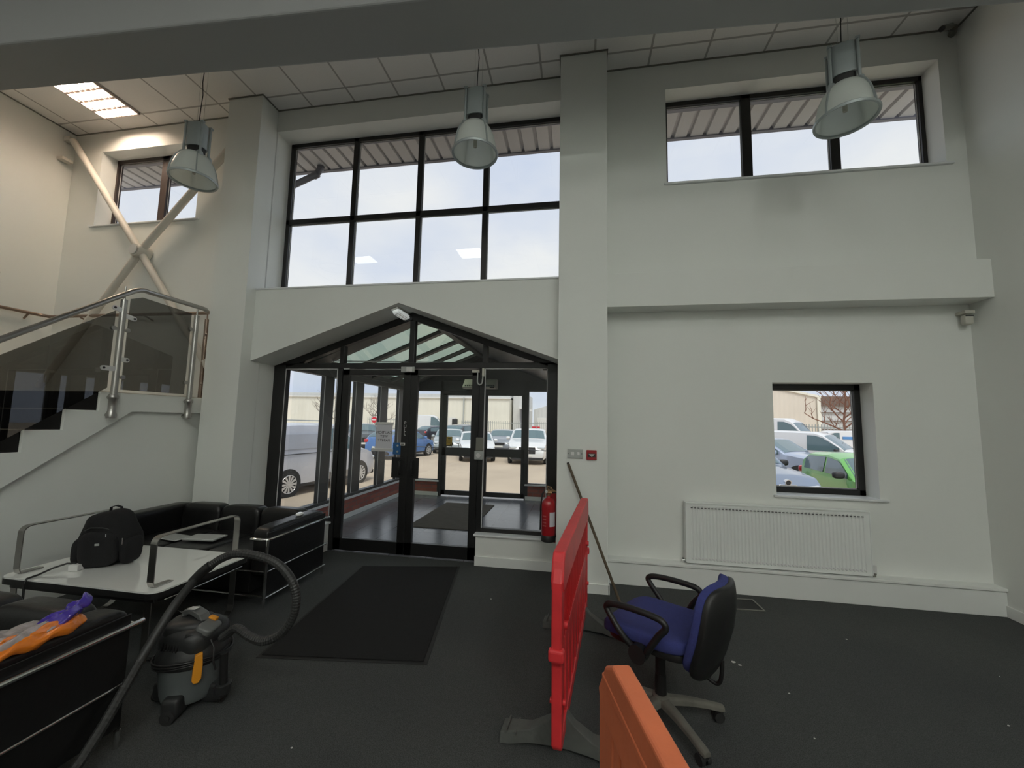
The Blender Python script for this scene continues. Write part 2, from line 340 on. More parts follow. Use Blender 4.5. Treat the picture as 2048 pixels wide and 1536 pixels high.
# pillars
struct(MB().box(-4.29, -3.82, 3.92, 4.2, 0, ZC).build('trim_2', M['wall'], bevel=.004))
struct(MB().box(-.195, .288, 3.92, 4.2, 0, ZC).build('trim_3', M['wall'], bevel=.004))
# dark shadow-gap angle round each pillar head
a = MB()
for x0, x1 in ((-4.29, -3.82), (-.195, .288)):
    a.box(x0-.012, x1+.012, 3.908, 3.92, ZC-.012, ZC); a.box(x0-.012, x0, 3.92, YF, ZC-.012, ZC); a.box(x1, x1+.012, 3.92, YF, ZC-.012, ZC)
a.box(XL, XR, YF-.012, YF, ZC-.012, ZC); a.box(XR-.012, XR, YB, YF, ZC-.012, ZC); a.box(XL, XL+.012, YB, YF, ZC-.012, ZC)
struct(a.build('trim_4', M['greymetal']))
struct(MB().box(XR, XR+.2, YB-.2, 4.62, -.1, ZC).build('wall_right', M['wall']))
struct(MB().box(XL-.2, XL, YB-.2, 4.62, -.1, ZC).build('wall_left', M['wall']))
struct(MB().box(XL-.2, XR+.2, YB-.2, YB, -.1, ZC).build('wall_back', M['wall']))
# bulkhead across the right bay, thicker plaster above plinth
struct(MB().box(.288, XR, 4.055, 4.3, 2.762, 3.115).build('trim_5', M['wall'], bevel=.003))
# recessed lower wall look: boxed plinth ledge at the floor
struct(MB().box(.288, XR, 4.185, 4.295, 0, .205).build('trim_6', M['trim'], bevel=.003))
struct(MB().box(.288, XR, 4.172, 4.295, .211, .236).build('trim_7', M['trim'], bevel=.003))
# big boxed ceiling beam running across the room
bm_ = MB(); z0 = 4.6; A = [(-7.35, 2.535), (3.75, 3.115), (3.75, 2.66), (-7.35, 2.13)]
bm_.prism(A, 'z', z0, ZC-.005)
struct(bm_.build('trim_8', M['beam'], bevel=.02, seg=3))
# skirtings
sk = MB()
sk.box(-.21, .300, 3.905, 3.92, 0, .088); sk.box(.288, .303, 3.905, 4.185, 0, .088); sk.box(-.21, -.195, 3.905, 4.06, 0, .088)
sk.box(-4.3, -3.80, 3.905, 3.92, 0, .088)
struct(sk.build('baseboard_front', M['trim'], bevel=.003))
struct(MB().box(XR-.016, XR, YB, 4.185, 0, .095).build('baseboard_right', M['trim'], bevel=.003))
struct(MB().box(-1.105, -.195, 4.355, 4.372, 0, .10).build('baseboard_plinth', M['trim'], bevel=.003))
struct(MB().box(-3.82, -2.935, 4.355, 4.372, 0, .10).build('baseboard_plinth_left', M['trim'], bevel=.003))
# white dwarf plinths under the side lights
for nme, x0, x1, s0, s1 in (('trim_9', -1.10, -.195, -1.125, -.19), ('trim_10', -3.825, -2.94, -3.83, -2.915)):
    struct(MB().box(x0, x1, 4.372, 4.47, 0, .31).build(nme, M['wall']))
    struct(MB().box(s0, s1, 4.35, 4.47, .31, .332).build(nme+'0', M['sill'], bevel=.006))

# ------------------------------------------------------------------ windows
def window(name, x0, x1, z0, z1, yc, mull, rails, t=.055, d=.06, fm=None, gap=.004):
    r = sroot(name, ((x0+x1)/2, yc, z0)); f = MB(); fm = fm or M['frame']
    f.box(x0, x1, yc-d/2, yc+d/2, z1-t, z1); f.box(x0, x1, yc-d/2, yc+d/2, z0, z0+t)
    f.box(x0, x0+t, yc-d/2, yc+d/2, z0, z1); f.box(x1-t, x1, yc-d/2, yc+d/2, z0, z1)
    for m_, hw in mull: f.box(m_-hw, m_+hw, yc-d/2, yc+d/2, z0, z1)
    for m_, hw in rails: f.box(x0, x1, yc-d/2, yc+d/2, m_-hw, m_+hw)
    f.build('window_frame', fm, r, bevel=.006)
    us = [x0+t] + sum([[m_-hw, m_+hw] for m_, hw in mull], []) + [x1-t]; zs = [z0+t] + sum([[m_-hw, m_+hw] for m_, hw in rails], []) + [z1-t]
    for i in range(0, len(us), 2):
        for j in range(0, len(zs), 2):
            MB().box(us[i], us[i+1], yc+.004, yc+.010, zs[j], zs[j+1]).build('window_pane', M['glass'], r)
            q = MB(); e = .007
            for b_ in ((us[i], us[i]+e, zs[j], zs[j+1]), (us[i+1]-e, us[i+1], zs[j], zs[j+1]), (us[i], us[i+1], zs[j], zs[j]+e), (us[i], us[i+1], zs[j+1]-e, zs[j+1])):
                q.box(b_[0], b_[1], yc+.0, yc+.004, b_[2], b_[3])
            q.build('glazing_bead', M['gasket'], r)
    return r
window('window_1', -3.80, -.16, 3.10, 5.215, 4.45, [(-2.85, .035), (-1.96, .035), (-1.11, .035)], [(4.12, .035)])
window('window_2', .925, 3.49, 4.12, 5.205, 4.40, [(1.80, .05), (2.65, .045)], [])
window('window_3', 1.90, 2.80, .918, 2.018, 4.50, [], [], t=.06)
window('window_4', -6.585, -4.90, 4.12, 5.205, 4.40, [(-5.73, .055)], [], fm=M['brown'])
for nme, x0, x1, z, y1 in (('trim_11', .895, 3.52, 4.125, 4.38), ('trim_12', -6.62, -4.86, 4.125, 4.38), ('trim_13', 1.885, 2.86, .922, 4.47)):
    struct(MB().box(x0, x1, 4.155 if z > 2 else 4.262, y1, z-.022, z).build(nme, M['sill'], bevel=.006))

# ------------------------------------------------------------------ entrance screen
def bar(f, x0, x1, z0, z1, y=4.5, d=.07): f.box(x0, x1, y-d/2, y+d/2, z0, z1)
def pane(x0, x1, z0, z1, root, y=4.5, name='glass_pane', m=None): return MB().box(x0, x1, y-.003, y+.003, z0, z1).build(name, m or M['glass'], root)
D1 = sroot('door_1', (-1.985, 4.5, 0))
f = MB(); ez, az = 2.235, 2.875; slope = (az-ez)/(gax+3.82)
bar(f, -3.83, -3.67, 0, 2.235, d=.10); bar(f, -.335, -.185, 0, 2.235, d=.10)
bar(f, -2.945, -2.885, 0, 2.26); bar(f, -1.13, -1.065, 0, 2.26)
bar(f, -3.83, -.185, 2.185, 2.255, d=.09)
bar(f, -3.67, -2.945, .33, .375); bar(f, -1.065, -.335, .33, .375)
th = .085
for sx in (-1, 1):
    xe = gax + sx*1.835
    f.prism([(xe, ez-.01), (gax, az), (gax, az-th*1.1), (xe, ez-th*1.1)], 'y', 4.455, 4.545)
    xm = gax + sx*.915
    f.box(xm-.03, xm+.03, 4.465, 4.535, 2.25, az - slope*.915 - .05)
f.box(gax-.035, gax+.035, 4.465, 4.535, 2.25, az-.05)
f.build('door_frame', M['frame'], D1, bevel=.005)
pane(-3.67, -2.945, .375, 2.185, D1); pane(-1.065, -.335, .375, 2.185, D1)
for x0, x1, z0, z1 in ((-3.67, -2.945, .375, 2.185), (-1.065, -.335, .375, 2.185)):
    q = MB(); e = .008
    for b_ in ((x0, x0+e, z0, z1), (x1-e, x1, z0, z1), (x0, x1, z1-e, z1)): q.box(b_[0], b_[1], 4.46, 4.466, b_[2], b_[3])
    q.build('glazing_bead', M['gasket'], D1)
for sx in (-1, 1):
    p = MB(); zz = lambda dx: az-.07-slope*dx
    x_a, x_b, x_c, x_d = gax+sx*.03, gax+sx*.89, gax+sx*.945, gax+sx*1.70
    p.prism([(x_a, 2.25), (x_b, 2.25), (x_b, zz(.89)), (x_a, zz(.03))], 'y', 4.497, 4.503); p.build('gable_pane', M['glass'], D1)
    p = MB(); p.prism([(x_c, 2.25), (x_d, 2.25), (x_d, zz(1.70)-.01), (x_c, zz(.945))], 'y', 4.497, 4.503); p.build('gable_pane', M['glass'], D1)
for x0, x1, hs in ((-2.88, -1.985, 1), (-1.98, -1.135, -1)):
    lf = MB(); sl = .09 if hs == 1 else .085
    bar(lf, x0, x0+sl, .01, 2.175, d=.05); bar(lf, x1-sl, x1, .01, 2.175, d=.05); bar(lf, x0, x1, 2.105, 2.175, d=.05); bar(lf, x0, x1, .01, .148, d=.05)
    if hs == -1: lf.box(x1, x1+.002, 4.48, 4.52, .01, 2.17)
    o = lf.build('door_leaf', M['frame'], D1, bevel=.004)
    MB().box(x0+sl, x1-sl, 4.497, 4.503, .148, 2.105).build('leaf_glass', M['glass'], o)
    if hs == 1: h = MB().box(-2.175, -2.02, 4.465, 4.474, .885, 1.125)
    else: h = MB().box(-1.95, -1.835, 4.465, 4.474, .885, 1.125)
    h.build('push_plate', M['frame'], o, bevel=.003)
    h = MB(); hx = -2.06 if hs == 1 else -1.91
    h.sweep([(hx, 4.47, .92), (hx, 4.43, .93), (hx, 4.42, 1.0), (hx, 4.43, 1.08), (hx, 4.47, 1.09)], .010); h.build('pull_handle', M['frame'], o, smooth=True)
# closers and contacts above doors
o = MB().box(-2.10, -1.93, 4.44, 4.465, 2.14, 2.205).build('closer_box', M['lightgrey'], D1, bevel=.003)
MB().box(-2.03, -1.955, 4.432, 4.462, 2.145, 2.20).build('latch_keep', M['clamp'], o, bevel=.003)
bpy.data.objects.remove(o.children[0]) if False else None
MB().box(-2.86, -2.78, 4.45, 4.465, 2.175, 2.19).build('contact_strip', M['lightgrey'], D1)

# things fixed on the entrance doors
N_ = thing('notice_sheet', 'grey paper notice in a white holder on the left entrance door', 'notice', (-2.30, 4.485, 1.19))
MB().box(-2.405, -2.195, 4.488, 4.492, 1.215, 1.51).build('sheet', M['paper'], N_)
MB().box(-2.42, -2.185, 4.482, 4.495, 1.505, 1.535).build('top_clip', M['clamp'], N_, bevel=.003)
MB().box(-2.455, -2.175, 4.480, 4.495, 1.185, 1.222).build('bottom_clip', M['clamp'], N_, bevel=.003)
mir = Matrix.Translation((-2.30, 4.4868, 1.365)) @ Matrix.Rotation(PI/2, 4, 'X') @ Matrix.Diagonal((-1, 1, 1, 1))
for i, ln in enumerate(('CAUTION', 'WET', 'PAINT !')): text(ln, .046, M['ink'], 'text_line', N_, Matrix.Translation((0, 0, .045-i*.047)) @ mir)
o = thing('door_lettering', 'small white upright letters PULL on the black door stile', 'lettering', (-2.03, 4.474, 1.40))
for i, ch in enumerate('PULL'):
    text(ch, .052, M['white'], 'letter', o, Matrix.Translation((-2.03, 4.4735, 1.53-i*.043)) @ Matrix.Rotation(PI/2, 4, 'X') @ Matrix.Rotation(.0, 4, 'Z'))
bx = thing('door_sticker', 'blue square sticker on the glass beside the left door stile', 'sticker', (-2.12, 4.485, 1.15))
MB().box(-2.178, -2.077, 4.486, 4.494, 1.155, 1.295).build('sticker_sheet', M['bluebox'], bx, bevel=.002)
for z in (1.26, 1.19): MB().cyl((-2.118, 4.4865, z), (-2.118, 4.483, z), .012).build('sticker_dot', M['lightgrey'], bx)
kk = thing('door_lock', 'small pale metal thumb lock on the left door stile', 'lock', (-2.04, 4.47, 1.26))
MB().box(-2.078, -2.018, 4.465, 4.474, 1.262, 1.298).build('lock_plate', M['clamp'], kk, bevel=.006)
MB().box(-2.06, -2.03, 4.453, 4.466, 1.274, 1.286).build('thumb_turn', M['greymetal'], kk)
ac = thing('access_reader', 'grey door release box with pale square button on the right door frame', 'door release', (-1.10, 4.46, 1.13))
MB().box(-1.145, -1.06, 4.435, 4.465, 1.235, 1.385).build('reader_body', M['greymetal'], ac, bevel=.004)
b_ = MB().box(-1.158, -1.062, 4.43, 4.465, 1.135, 1.232).build('button_box', M['lightgrey'], ac, bevel=.005)
MB().lathe([(.026, 0), (.026, .006)], (-1.11, 4.430, 1.183), Matrix.Rotation(PI/2, 3, 'X')).build('round_button', M['clamp'], b_, smooth=True)
dl = thing('door_loop_cable', 'looped grey armoured cable with two small boxes above the right door', 'cable', (-1.13, 4.45, 1.98))
MB().box(-1.215, -1.13, 4.435, 4.463, 2.135, 2.165).build('cable_box', M['offwhite'], dl, bevel=.003)
MB().box(-1.095, -1.068, 4.435, 4.463, 2.09, 2.185).build('cable_box', M['offwhite'], dl, bevel=.003)
pts = [(-1.145, 4.435, 2.145)] + [(-1.115-.03*math.cos(a_)*1.0, 4.425, 2.03-.03*math.sin(a_)*1.3) for a_ in [0, .5, 1.0, 1.57, 2.1, 2.6, 3.14]] + [(-1.081, 4.43, 2.10)]
MB().sweep(pts, .008).build('loop', M['lightgrey'], dl, smooth=True)

# entrance lobby beyond the doors -------------------------------------------------
PX0, PX1, PY1 = -3.6, -.37, 8.1
struct(MB().box(PX0-.3, PX1+.3, 4.47, PY1+.25, -.12, 0).build('floor_lobby', M['tiles'], local=True))
def dwarf(name, x0, x1, y0, y1):
    struct(MB().box(x0, x1, y0, y1, -.5, .29).build(name, M['brick'], local=True))
dwarf('wall_lobby_left', PX0-.22, PX0, 4.57, PY1+.1); dwarf('wall_lobby_right', PX1, PX1+.22, 4.57, PY1+.1)
dwarf('wall_lobby_end_left', PX0, -2.87, PY1-.02, PY1+.15); dwarf('wall_lobby_end_right', -1.035, PX1, PY1-.02, PY1+.15)
s_ = MB(); s_.box(PX0-.02, PX0+.02, 4.57, PY1, .29, .33); s_.box(PX1-.02, PX1+.02, 4.57, PY1, .29, .33); s_.box(PX0, -2.86, PY1-.06, PY1, .285, .315); s_.box(-1.045, PX1, PY1-.06, PY1, .285, .315)
struct(s_.build('trim_14', M['sill'], bevel=.005))
s_ = MB(); s_.box(PX0, PX0+.018, 4.57, PY1-.02, 0, .075); s_.box(PX1-.018, PX1, 4.57, PY1-.02, 0, .075); s_.box(PX0, -2.87, PY1-.04, PY1-.02, 0, .075); s_.box(-1.035, PX1, PY1-.04, PY1-.02, 0, .075)
struct(s_.build('baseboard_lobby', M['trim'], bevel=.003))
def sideglaze(name, x):
    r = sroot(name, (x, 6.3, .33)); f = MB(); ys = [4.56, 5.15, 5.40, 5.97, 6.24, 6.81, 7.11, 7.56, 8.1]
    f.box(x-.05, x+.05, 4.56, 8.14, .33, .375); f.box(x-.06, x+.06, 4.56, 8.14, 2.175, 2.36)
    for a_, b_ in ((5.17, 5.38), (5.99, 6.22), (6.83, 7.09), (7.60, 8.14)): f.box(x-.035, x+.035, a_, b_, .33, 2.3)
    f.build('window_frame', M['framein'], r, bevel=.005)
    for a_, b_ in ((4.56, 5.17), (5.38, 5.99), (6.22, 6.83), (7.09, 7.60)):
        MB().box(x-.003, x+.003, a_, b_, .375, 2.175).build('window_pane', M['glass'], r)
        q = MB(); e = .008
        for k in ((a_, a_+e, .375, 2.175), (b_-e, b_, .375, 2.175), (a_, b_, 2.167, 2.175))[1 if a_ < 4.6 else 0:]: q.box(x+.03, x+.036, *k)
        q.build('glazing_bead', M['gasket'], r)
sideglaze('window_5', PX0-.03); sideglaze('window_6', PX1+.03)
D2 = sroot('door_2', (-1.98, 8.1, 0)); f = MB(); Y2 = 8.12
def b2(f, x0, x1, z0, z1, d=.07): f.box(x0, x1, Y2-d/2, Y2+d/2, z0, z1)
b2(f, PX0, -3.46, .3, 2.4); b2(f, -.46, PX1, .3, 2.4); b2(f, -2.895, -2.82, 0, 2.4, .09); b2(f, -1.06, -.985, 0, 2.4, .09)
b2(f, PX0, PX1, 2.19, 2.42, .09); b2(f, PX0, -2.87, .985, 1.0); b2(f, -1.0, PX1, .985, 1.0); b2(f, PX0, -2.87, .305, .33); b2(f, -1.0, PX1, .305, .33)
b2(f, -2.87, -1.0, 2.13, 2.2)
f.build('door_frame', M['framein'], D2, bevel=.004)
for x0, x1 in ((-3.46, -2.895), (-.985, -.46)):
    pane(x0, x1, .33, .985, D2, Y2); pane(x0, x1, 1.0, 2.19, D2, Y2)
for x0, x1 in ((-2.82, -2.005), (-1.995, -1.06)):
    lf = MB(); g0, g1 = (x0+.085, x1-.14) if x0 < -2.5 else (x0+.14, x1-.075)
    b2(lf, x0, g0, .02, 2.14, .05); b2(lf, g1, x1, .02, 2.14, .05); b2(lf, x0, x1, 2.10, 2.14, .05); b2(lf, x0, x1, .83, 1.0, .05); b2(lf, x0, x1, .02, .115, .05)
    o = lf.build('door_leaf', M['framein'], D2, bevel=.004)
    for z0_, z1_ in ((.115, .83), (1.0, 2.10)): MB().box(g0, g1, Y2-.003, Y2+.003, z0_, z1_).build('leaf_glass', M['glass'], o)
# dark gable over the outer doors and pitched roof with glazed strips on the left slope
rz, re = 2.96, 2.30; hx = (PX1-PX0)/2; cxp = (PX0+PX1)/2
struct(MB().prism([(PX0-.1, 2.36), (PX1+.1, 2.36), (PX1+.1, 2.40), (cxp, rz+.05), (PX0-.1, 2.40)], 'y', PY1-.02, PY1+.1).build('wall_lobby_gable', M['framein']))
cr_ = sroot('ceiling_lobby', (cxp, 6.3, 2.3))
def rf(y0, y1, side, z_off=0, t=.02, mm=None, nm='roof_panel'):
    s_ = -1 if side == 'l' else 1; q = MB()
    q.prism([(cxp + s_*(hx+.1), re-.04+z_off), (cxp, rz+z_off), (cxp, rz+t+z_off), (cxp+s_*(hx+.1), re-.04+t+z_off)], 'y', y0, y1); return q.build(nm, mm, cr_)
rf(4.57, 8.2, 'r', mm=mat('dark_blue_grey_lining', (.05, .055, .07), .35))
rf(4.57, 4.72, 'l', mm=M['roofglass'], nm='roof_glass')
for y0, y1 in ((5.0, 5.65), (5.75, 6.40), (6.50, 7.10), (7.20, 7.75)): rf(y0, y1, 'l', mm=M['roofglass'], nm='roof_glass')
for y0, y1 in ((4.72, 5.0), (5.65, 5.75), (6.40, 6.50), (7.10, 7.20), (7.75, 8.2)): rf(y0, y1, 'l', z_off=-.04, t=.06, mm=M['framein'], nm='rafter')
MB().box(cxp-.05, cxp+.05, 4.57, 8.2, rz-.06, rz+.03).build('ridge_beam', M['framein'], cr_)
q = MB(); q.box(PX0-.06, PX0+.04, 4.57, 8.2, 2.26, 2.40); q.box(PX1-.04, PX1+.06, 4.57, 8.2, 2.26, 2.40); q.build('eaves_beam', M['framein'], cr_)
q = MB(); q.cyl((-3.45, 4.95, 2.36), (-1.0, 5.0, 2.33), .006); q.cyl((-1.15, 4.9, 2.62), (-.45, 4.95, 2.33), .006); q.build('tie_wire', M['chrome'], cr_)
MB().lathe([(.001, -.03), (.03, -.02), (.035, .0), (.03, .02), (.001, .03)], (-1.15, 4.9, 2.56)).build('lobby_downlight', M['lightgrey'], cr_, smooth=True)
ht = thing('over_door_heater', 'cream over-door air heater mounted above the outer lobby doors', 'heater', (-2.0, 8.0, 2.22))
MB().prism([(7.78, 2.26), (7.80, 2.23), (8.07, 2.23), (8.07, 2.43), (7.95, 2.43)], 'x', -2.33, -1.64).build('heater_body', M['offwhite'], ht, bevel=.008)
q = MB()
for i in range(14): q.box(-2.28+i*.045, -2.25+i*.045, 7.79, 7.80, 2.262, 2.30, )
q.build('heater_grille', M['vacmid'], ht)
MB().box(-1.75, -1.66, 7.772, 7.79, 2.235, 2.262).build('control_panel', M['black'], ht)
# poster on outer door and lobby mat
po = thing('door_poster', 'mustard yellow poster with dark border on the outer door glass', 'poster', (-2.66, 8.10, 1.02))
MB().box(-2.735, -2.605, 8.100, 8.106, 1.02, 1.225).build('poster_border', M['ink'], po)
MB().box(-2.73, -2.61, 8.096, 8.102, 1.04, 1.22).build('poster_sheet', M['yellow'], po)
q = MB(); q.box(-2.70, -2.64, 8.093, 8.097, 1.175, 1.19)
for i in range(4): q.box(-2.715, -2.63+.01*(i % 2), 8.093, 8.097, 1.145-i*.018, 1.149-i*.018)
q.box(-2.645, -2.62, 8.093, 8.097, 1.05, 1.072); q.build('poster_print', M['ink'], po)
tag(MB().box(-2.46, -1.52, 5.66, 7.42, 0, .012).build('lobby_mat', M['poolmat'], bevel=.004), 'taupe ribbed entrance mat on the grey tiled lobby floor', 'doormat')
el = thing('emergency_light', 'clear oblong emergency bulkhead light under the gable apex', 'emergency light', (-2.06, 4.28, 2.80))
R_ = Matrix.Translation((-2.06, 4.29, 2.815)) @ Matrix.Rotation(-slope*0-.355, 4, 'Y')
q = MB(); q.box(-.045, .045, -.17, .17, 0, .025, R_); q.build('lamp_base', M['white'], el, bevel=.008)
q = MB(); q.sup((0, 0, -.012), (.045, .165, .024), 5, mtx=R_); q.build('lamp_lens', M['palewhite'], el, smooth=True)
q = MB()
for i in range(7): q.box(-.03, .03, -.13+i*.04, -.118+i*.04, -.040, -.02, R_)
q.build('lamp_element', M['chrome'], el)

# ------------------------------------------------------------------ outside eaves
ev = thing('profiled_eaves', 'grey profiled metal eaves sheet outside the high windows', 'eaves', (0, 5.0, 5.37)); q = MB()
per = .20; x = -9.0; poly = []
while x < 5.2:
    poly += [(x, 5.37), (x+.012, 5.405), (x+.040, 5.405), (x+.052, 5.37)]; x += per
poly.append((x, 5.37))
for (a0, b0), (a1, b1) in zip(poly, poly[1:]): q.prism([(a0, b0), (a1, b1), (a1, b1+.004), (a0, b0+.004)], 'y', 4.66, 5.19)
q.build('corrugated_sheet', M['soffit'], ev)
MB().box(-9, 5.2, 4.62, 5.24, 5.46, 5.52).build('roof_deck', M['gutter'], ev)
q = MB(); q.box(-9, 5.2, 5.19, 5.24, 5.355, 5.5); q.box(-9, 5.2, 4.62, 4.70, 5.33, 5.5); q.build('fascia_flashing', M['gutter'], ev)
dp = MB(); dp.sweep([(-3.86, 5.10, 5.366), (-3.86, 5.10, 5.33), (-3.90, 5.10, 5.27), (-3.97, 5.10, 5.225), (-4.35, 5.10, 5.08), (-4.9, 5.1, 4.88)], .045)
dp.cyl((-3.86, 5.1, 5.34), (-3.86, 5.1, 5.366), .053); dp.cyl((-3.90, 5.1, 5.255), (-3.97, 5.1, 5.22), .053)
tag(dp.build('downpipe', M['pipe'], smooth=True), 'grey cranked rainwater pipe outside the big window top left', 'downpipe')

# ------------------------------------------------------------------ stairs on the left
SX0, SX1, LZ = -5.68, -4.33, 1.772
rise, going = .172, .242; ysteps = [2.965-going*k for k in range(12)]
st = thing('staircase', 'white cut-string staircase with black risers rising to a landing beside the left pillar', 'stairs', (-5.0, 1.8, 0))
def zig(lo):
    p = [(3.92, LZ)] if not lo else []
    return p
top = [(4.175, LZ), (2.965, LZ)]
for k in range(10): top += [(ysteps[k], LZ-rise*(k+1)), (ysteps[k+1], LZ-rise*(k+1))]
top[-1] = (ysteps[10], LZ-rise*10)
low = [(ysteps[10], 0.0)] if False else []
# outer string: zigzag top edge, sloping lower edge
bot = [(4.18, 1.595), (3.24, 1.595), (.90, 1.595-(3.24-.90)*.722)]
q = MB(); q.prism(top + [(ysteps[10], 0), (1.03, 0), (3.24, 1.595), (4.175, 1.595)], 'x', SX1-.03, SX1); q.build('outer_string', M['wall'], st, bevel=.002)
q = MB(); q.prism([(4.175, 1.62), (3.23, 1.62), (1.03, .02), (1.03, 0), (4.175, 0)], 'x', SX1-.12, SX1-.05); q.build('spandrel_wall', M['wall'], st)
for k in range(10):
    zt = LZ-rise*(k+1)
    tr = MB().box(SX0, SX1-.03, ysteps[k+1]-.01, ysteps[k]+.0, zt-.03, zt).build('tread', M['carpetblack'], st)
    MB().box(SX0, SX1-.03, ysteps[k]-.006, ysteps[k]+.012, zt, zt+rise).build('riser', M['carpetblack'], st)
    MB().box(SX0, SX1-.028, ysteps[k+1]-.02, ysteps[k+1]+.02, zt, zt+.006).build('nosing', M['nosing'], tr)
MB().box(XL+.004, SX1-.03, 2.965, 4.175, LZ-.17, LZ-.004).build('landing_slab', M['wall'], st)
MB().box(XL+.004, SX1-.03, 2.965, 4.175, LZ-.004, LZ+.006).build('landing_floor', M['landing'], st)
for k in range(9):   # second flight climbing back towards the camera
    zt = LZ+rise*(k+1); y1 = 2.965-going*k
    MB().box(XL+.004, SX0-.1, y1-going, y1, zt-.20, zt).build('upper_step', M['carpetblack'], st)
q = MB(); q.prism([(2.99, LZ-.17), (2.99, LZ+.19), (2.965-going*9, LZ+rise*9+.21), (2.965-going*9, LZ+rise*9-.25)], 'x', SX0-.12, SX0-.08); q.build('upper_string', M['wall'], st)
MB().box(SX0-.1, SX0+.02, .6, 2.96, .0, .02).build('spine_plate', M['wall'], st)
q = MB(); q.prism([(2.96, 0), (2.96, LZ-.02), (.7, .1), (.7, 0)], 'x', SX0-.04, SX0); q.build('inner_string', M['wall'], st)

RX = -4.285
ba = thing('glass_balustrade', 'smoked glass stair balustrade with round steel handrail and posts', 'balustrade', (RX, 3.2, 1.53))
hr = MB()
hr.sweep([(RX, .75, .975), (RX, 2.2, 2.065), (RX, 3.10, 2.765), (RX, 3.155, 2.795), (RX, 3.20, 2.805), (RX, 3.25, 2.803), (RX, 3.82, 2.805), (RX-.01, 3.87, 2.805), (RX-.05, 3.91, 2.805)], .024)
hr.build('handrail', M['steel'], ba, smooth=True)
hr = MB(); hr.sweep([(RX-.05, 3.91, 2.805), (-4.42, 4.03, 2.815), (-4.5, 4.06, 2.82), (-6.9, 4.06, 2.83), (-6.96, 4.03, 2.84), (-6.99, 3.95, 2.845), (-6.99, 3.3, 2.85), (-6.99, 2.9, 2.95), (-6.99, 1.6, 3.9)], .021)
hr.build('wall_handrail', M['brass'], ba, smooth=True)
def post(y, z0, z1, zr):
    p = MB(); p.cyl((RX, y, z0+.02), (RX, y, z1), .026, seg=18)
    o = p.build('post', M['steel'], ba, smooth=True)
    MB().cyl((RX, y, z1), (RX, y, zr), .008).build('rail_pin', M['steel'], o)
    p = MB(); p.lathe([(.001, 0), (.036, .0), (.040, .03), (.034, .05), (.030, .07), (.031, .17), (.040, .185), (.040, .205), (.031, .22)], (RX, y, z0)); p.cyl((SX1-.01, y, z0+.03), (RX, y, z0+.03), .022); p.cyl((SX1-.01, y, z0+.195), (RX, y, z0+.195), .022)
    p.build('side_bracket', M['steel'], o, smooth=True); return o
post(3.035, 1.53, 2.66, 2.79); post(3.765, 1.53, 2.70, 2.80); post(1.9, .67, 1.75, 1.84)
p = MB(); p.cyl((-4.47, 4.06, LZ), (-4.47, 4.06, 2.74), .022); o = p.build('post', M['brass'], ba, smooth=True)
p = MB(); p.cyl((-4.47, 4.06, 2.74), (-4.47, 4.06, 2.82), .007); p.cyl((-4.47, 4.06, 2.55), (-4.40, 4.0, 2.55), .01); p.cyl((-4.47, 4.06, 1.95), (-4.40, 4.0, 1.95), .01); p.build('rail_pin', M['brass'], o)
p = MB(); p.cyl((SX0+.02, 2.72, 1.66), (SX0+.02, 2.72, 2.60), .024); p.build('post', M['steel'], ba, smooth=True)
p = MB()
for y in (3.9, 3.4): p.cyl((-6.99, y, 2.83), (-7.05, y, 2.77), .012)
p.cyl((-6.4, 4.06, 2.81), (-6.4, 4.17, 2.77), .01); p.cyl((-5.4, 4.06, 2.81), (-5.4, 4.17, 2.77), .01); p.build('wall_bracket', M['brass'], ba, smooth=True)
# inner handrail of the upper flight, its lower end seen at the left edge
hr = MB(); hr.sweep([(SX0-.12, 2.0, 3.56), (SX0-.12, 2.62, 3.06), (SX0-.12, 2.72, 2.99), (SX0-.12, 2.80, 2.97), (SX0-.12, 2.98, 2.97)], .023); hr.build('upper_handrail', M['brass'], ba, smooth=True)
GX = RX-.0
def gpanel(pts, nm='glass_panel'):
    q = MB(); q.prism(pts, 'x', GX-.006, GX+.004); return q.build(nm, M['tint'], ba)
gpanel([(3.09, 1.80), (3.09, 2.685), (3.19, 2.73), (3.70, 2.71), (3.70, 1.80)])
gpanel([(2.975, 1.81), (2.975, 2.54), (2.10, 1.865), (2.10, 1.18)])
gpanel([(2.06, 1.15), (2.06, 1.83), (1.0, 1.02), (1.0, .38)])
def clamp(y0, y1, z, zz=0):
    q = MB(); d = .022; n = 8; pts = []
    s_ = 1 if y1 > y0 else -1
    for k in range(n+1): a_ = -PI/2 + PI*k/n; pts.append((y1 + s_*d*math.cos(a_) - s_*d, z+zz + d*math.sin(a_)))
    pts = [(y0, z-d)] + pts + [(y0, z+d)]
    if s_ < 0: pts = pts[::-1]
    q.prism(pts, 'x', GX+.006, GX+.016); o = q.build('glass_clamp', M['clamp'], ba)
    q = MB(); q.cyl((GX+.014, y1-s_*d, z+zz), (GX+.022, y1-s_*d, z+zz), .010); q.build('clamp_bolt', M['black'], o)
clamp(3.035, 2.935, 2.545, .018); clamp(3.035, 3.15, 2.51, -.015); clamp(3.035, 2.90, 1.99); clamp(3.035, 3.125, 2.085)
for y, z in ((2.965, 2.37), (3.085, 2.37), (3.085, 1.92), (3.70, 2.53), (3.70, 1.93)):
    q = MB(); q.cyl((GX+.0, y, z), (GX+.02, y, z), .02); q.box(GX+.0, GX+.012, min(y, 3.035) if y < 3.3 else y, max(y, 3.035) if y < 3.3 else 3.765, z-.012, z+.012)
    q.build('round_fixing', M['steel'], ba)
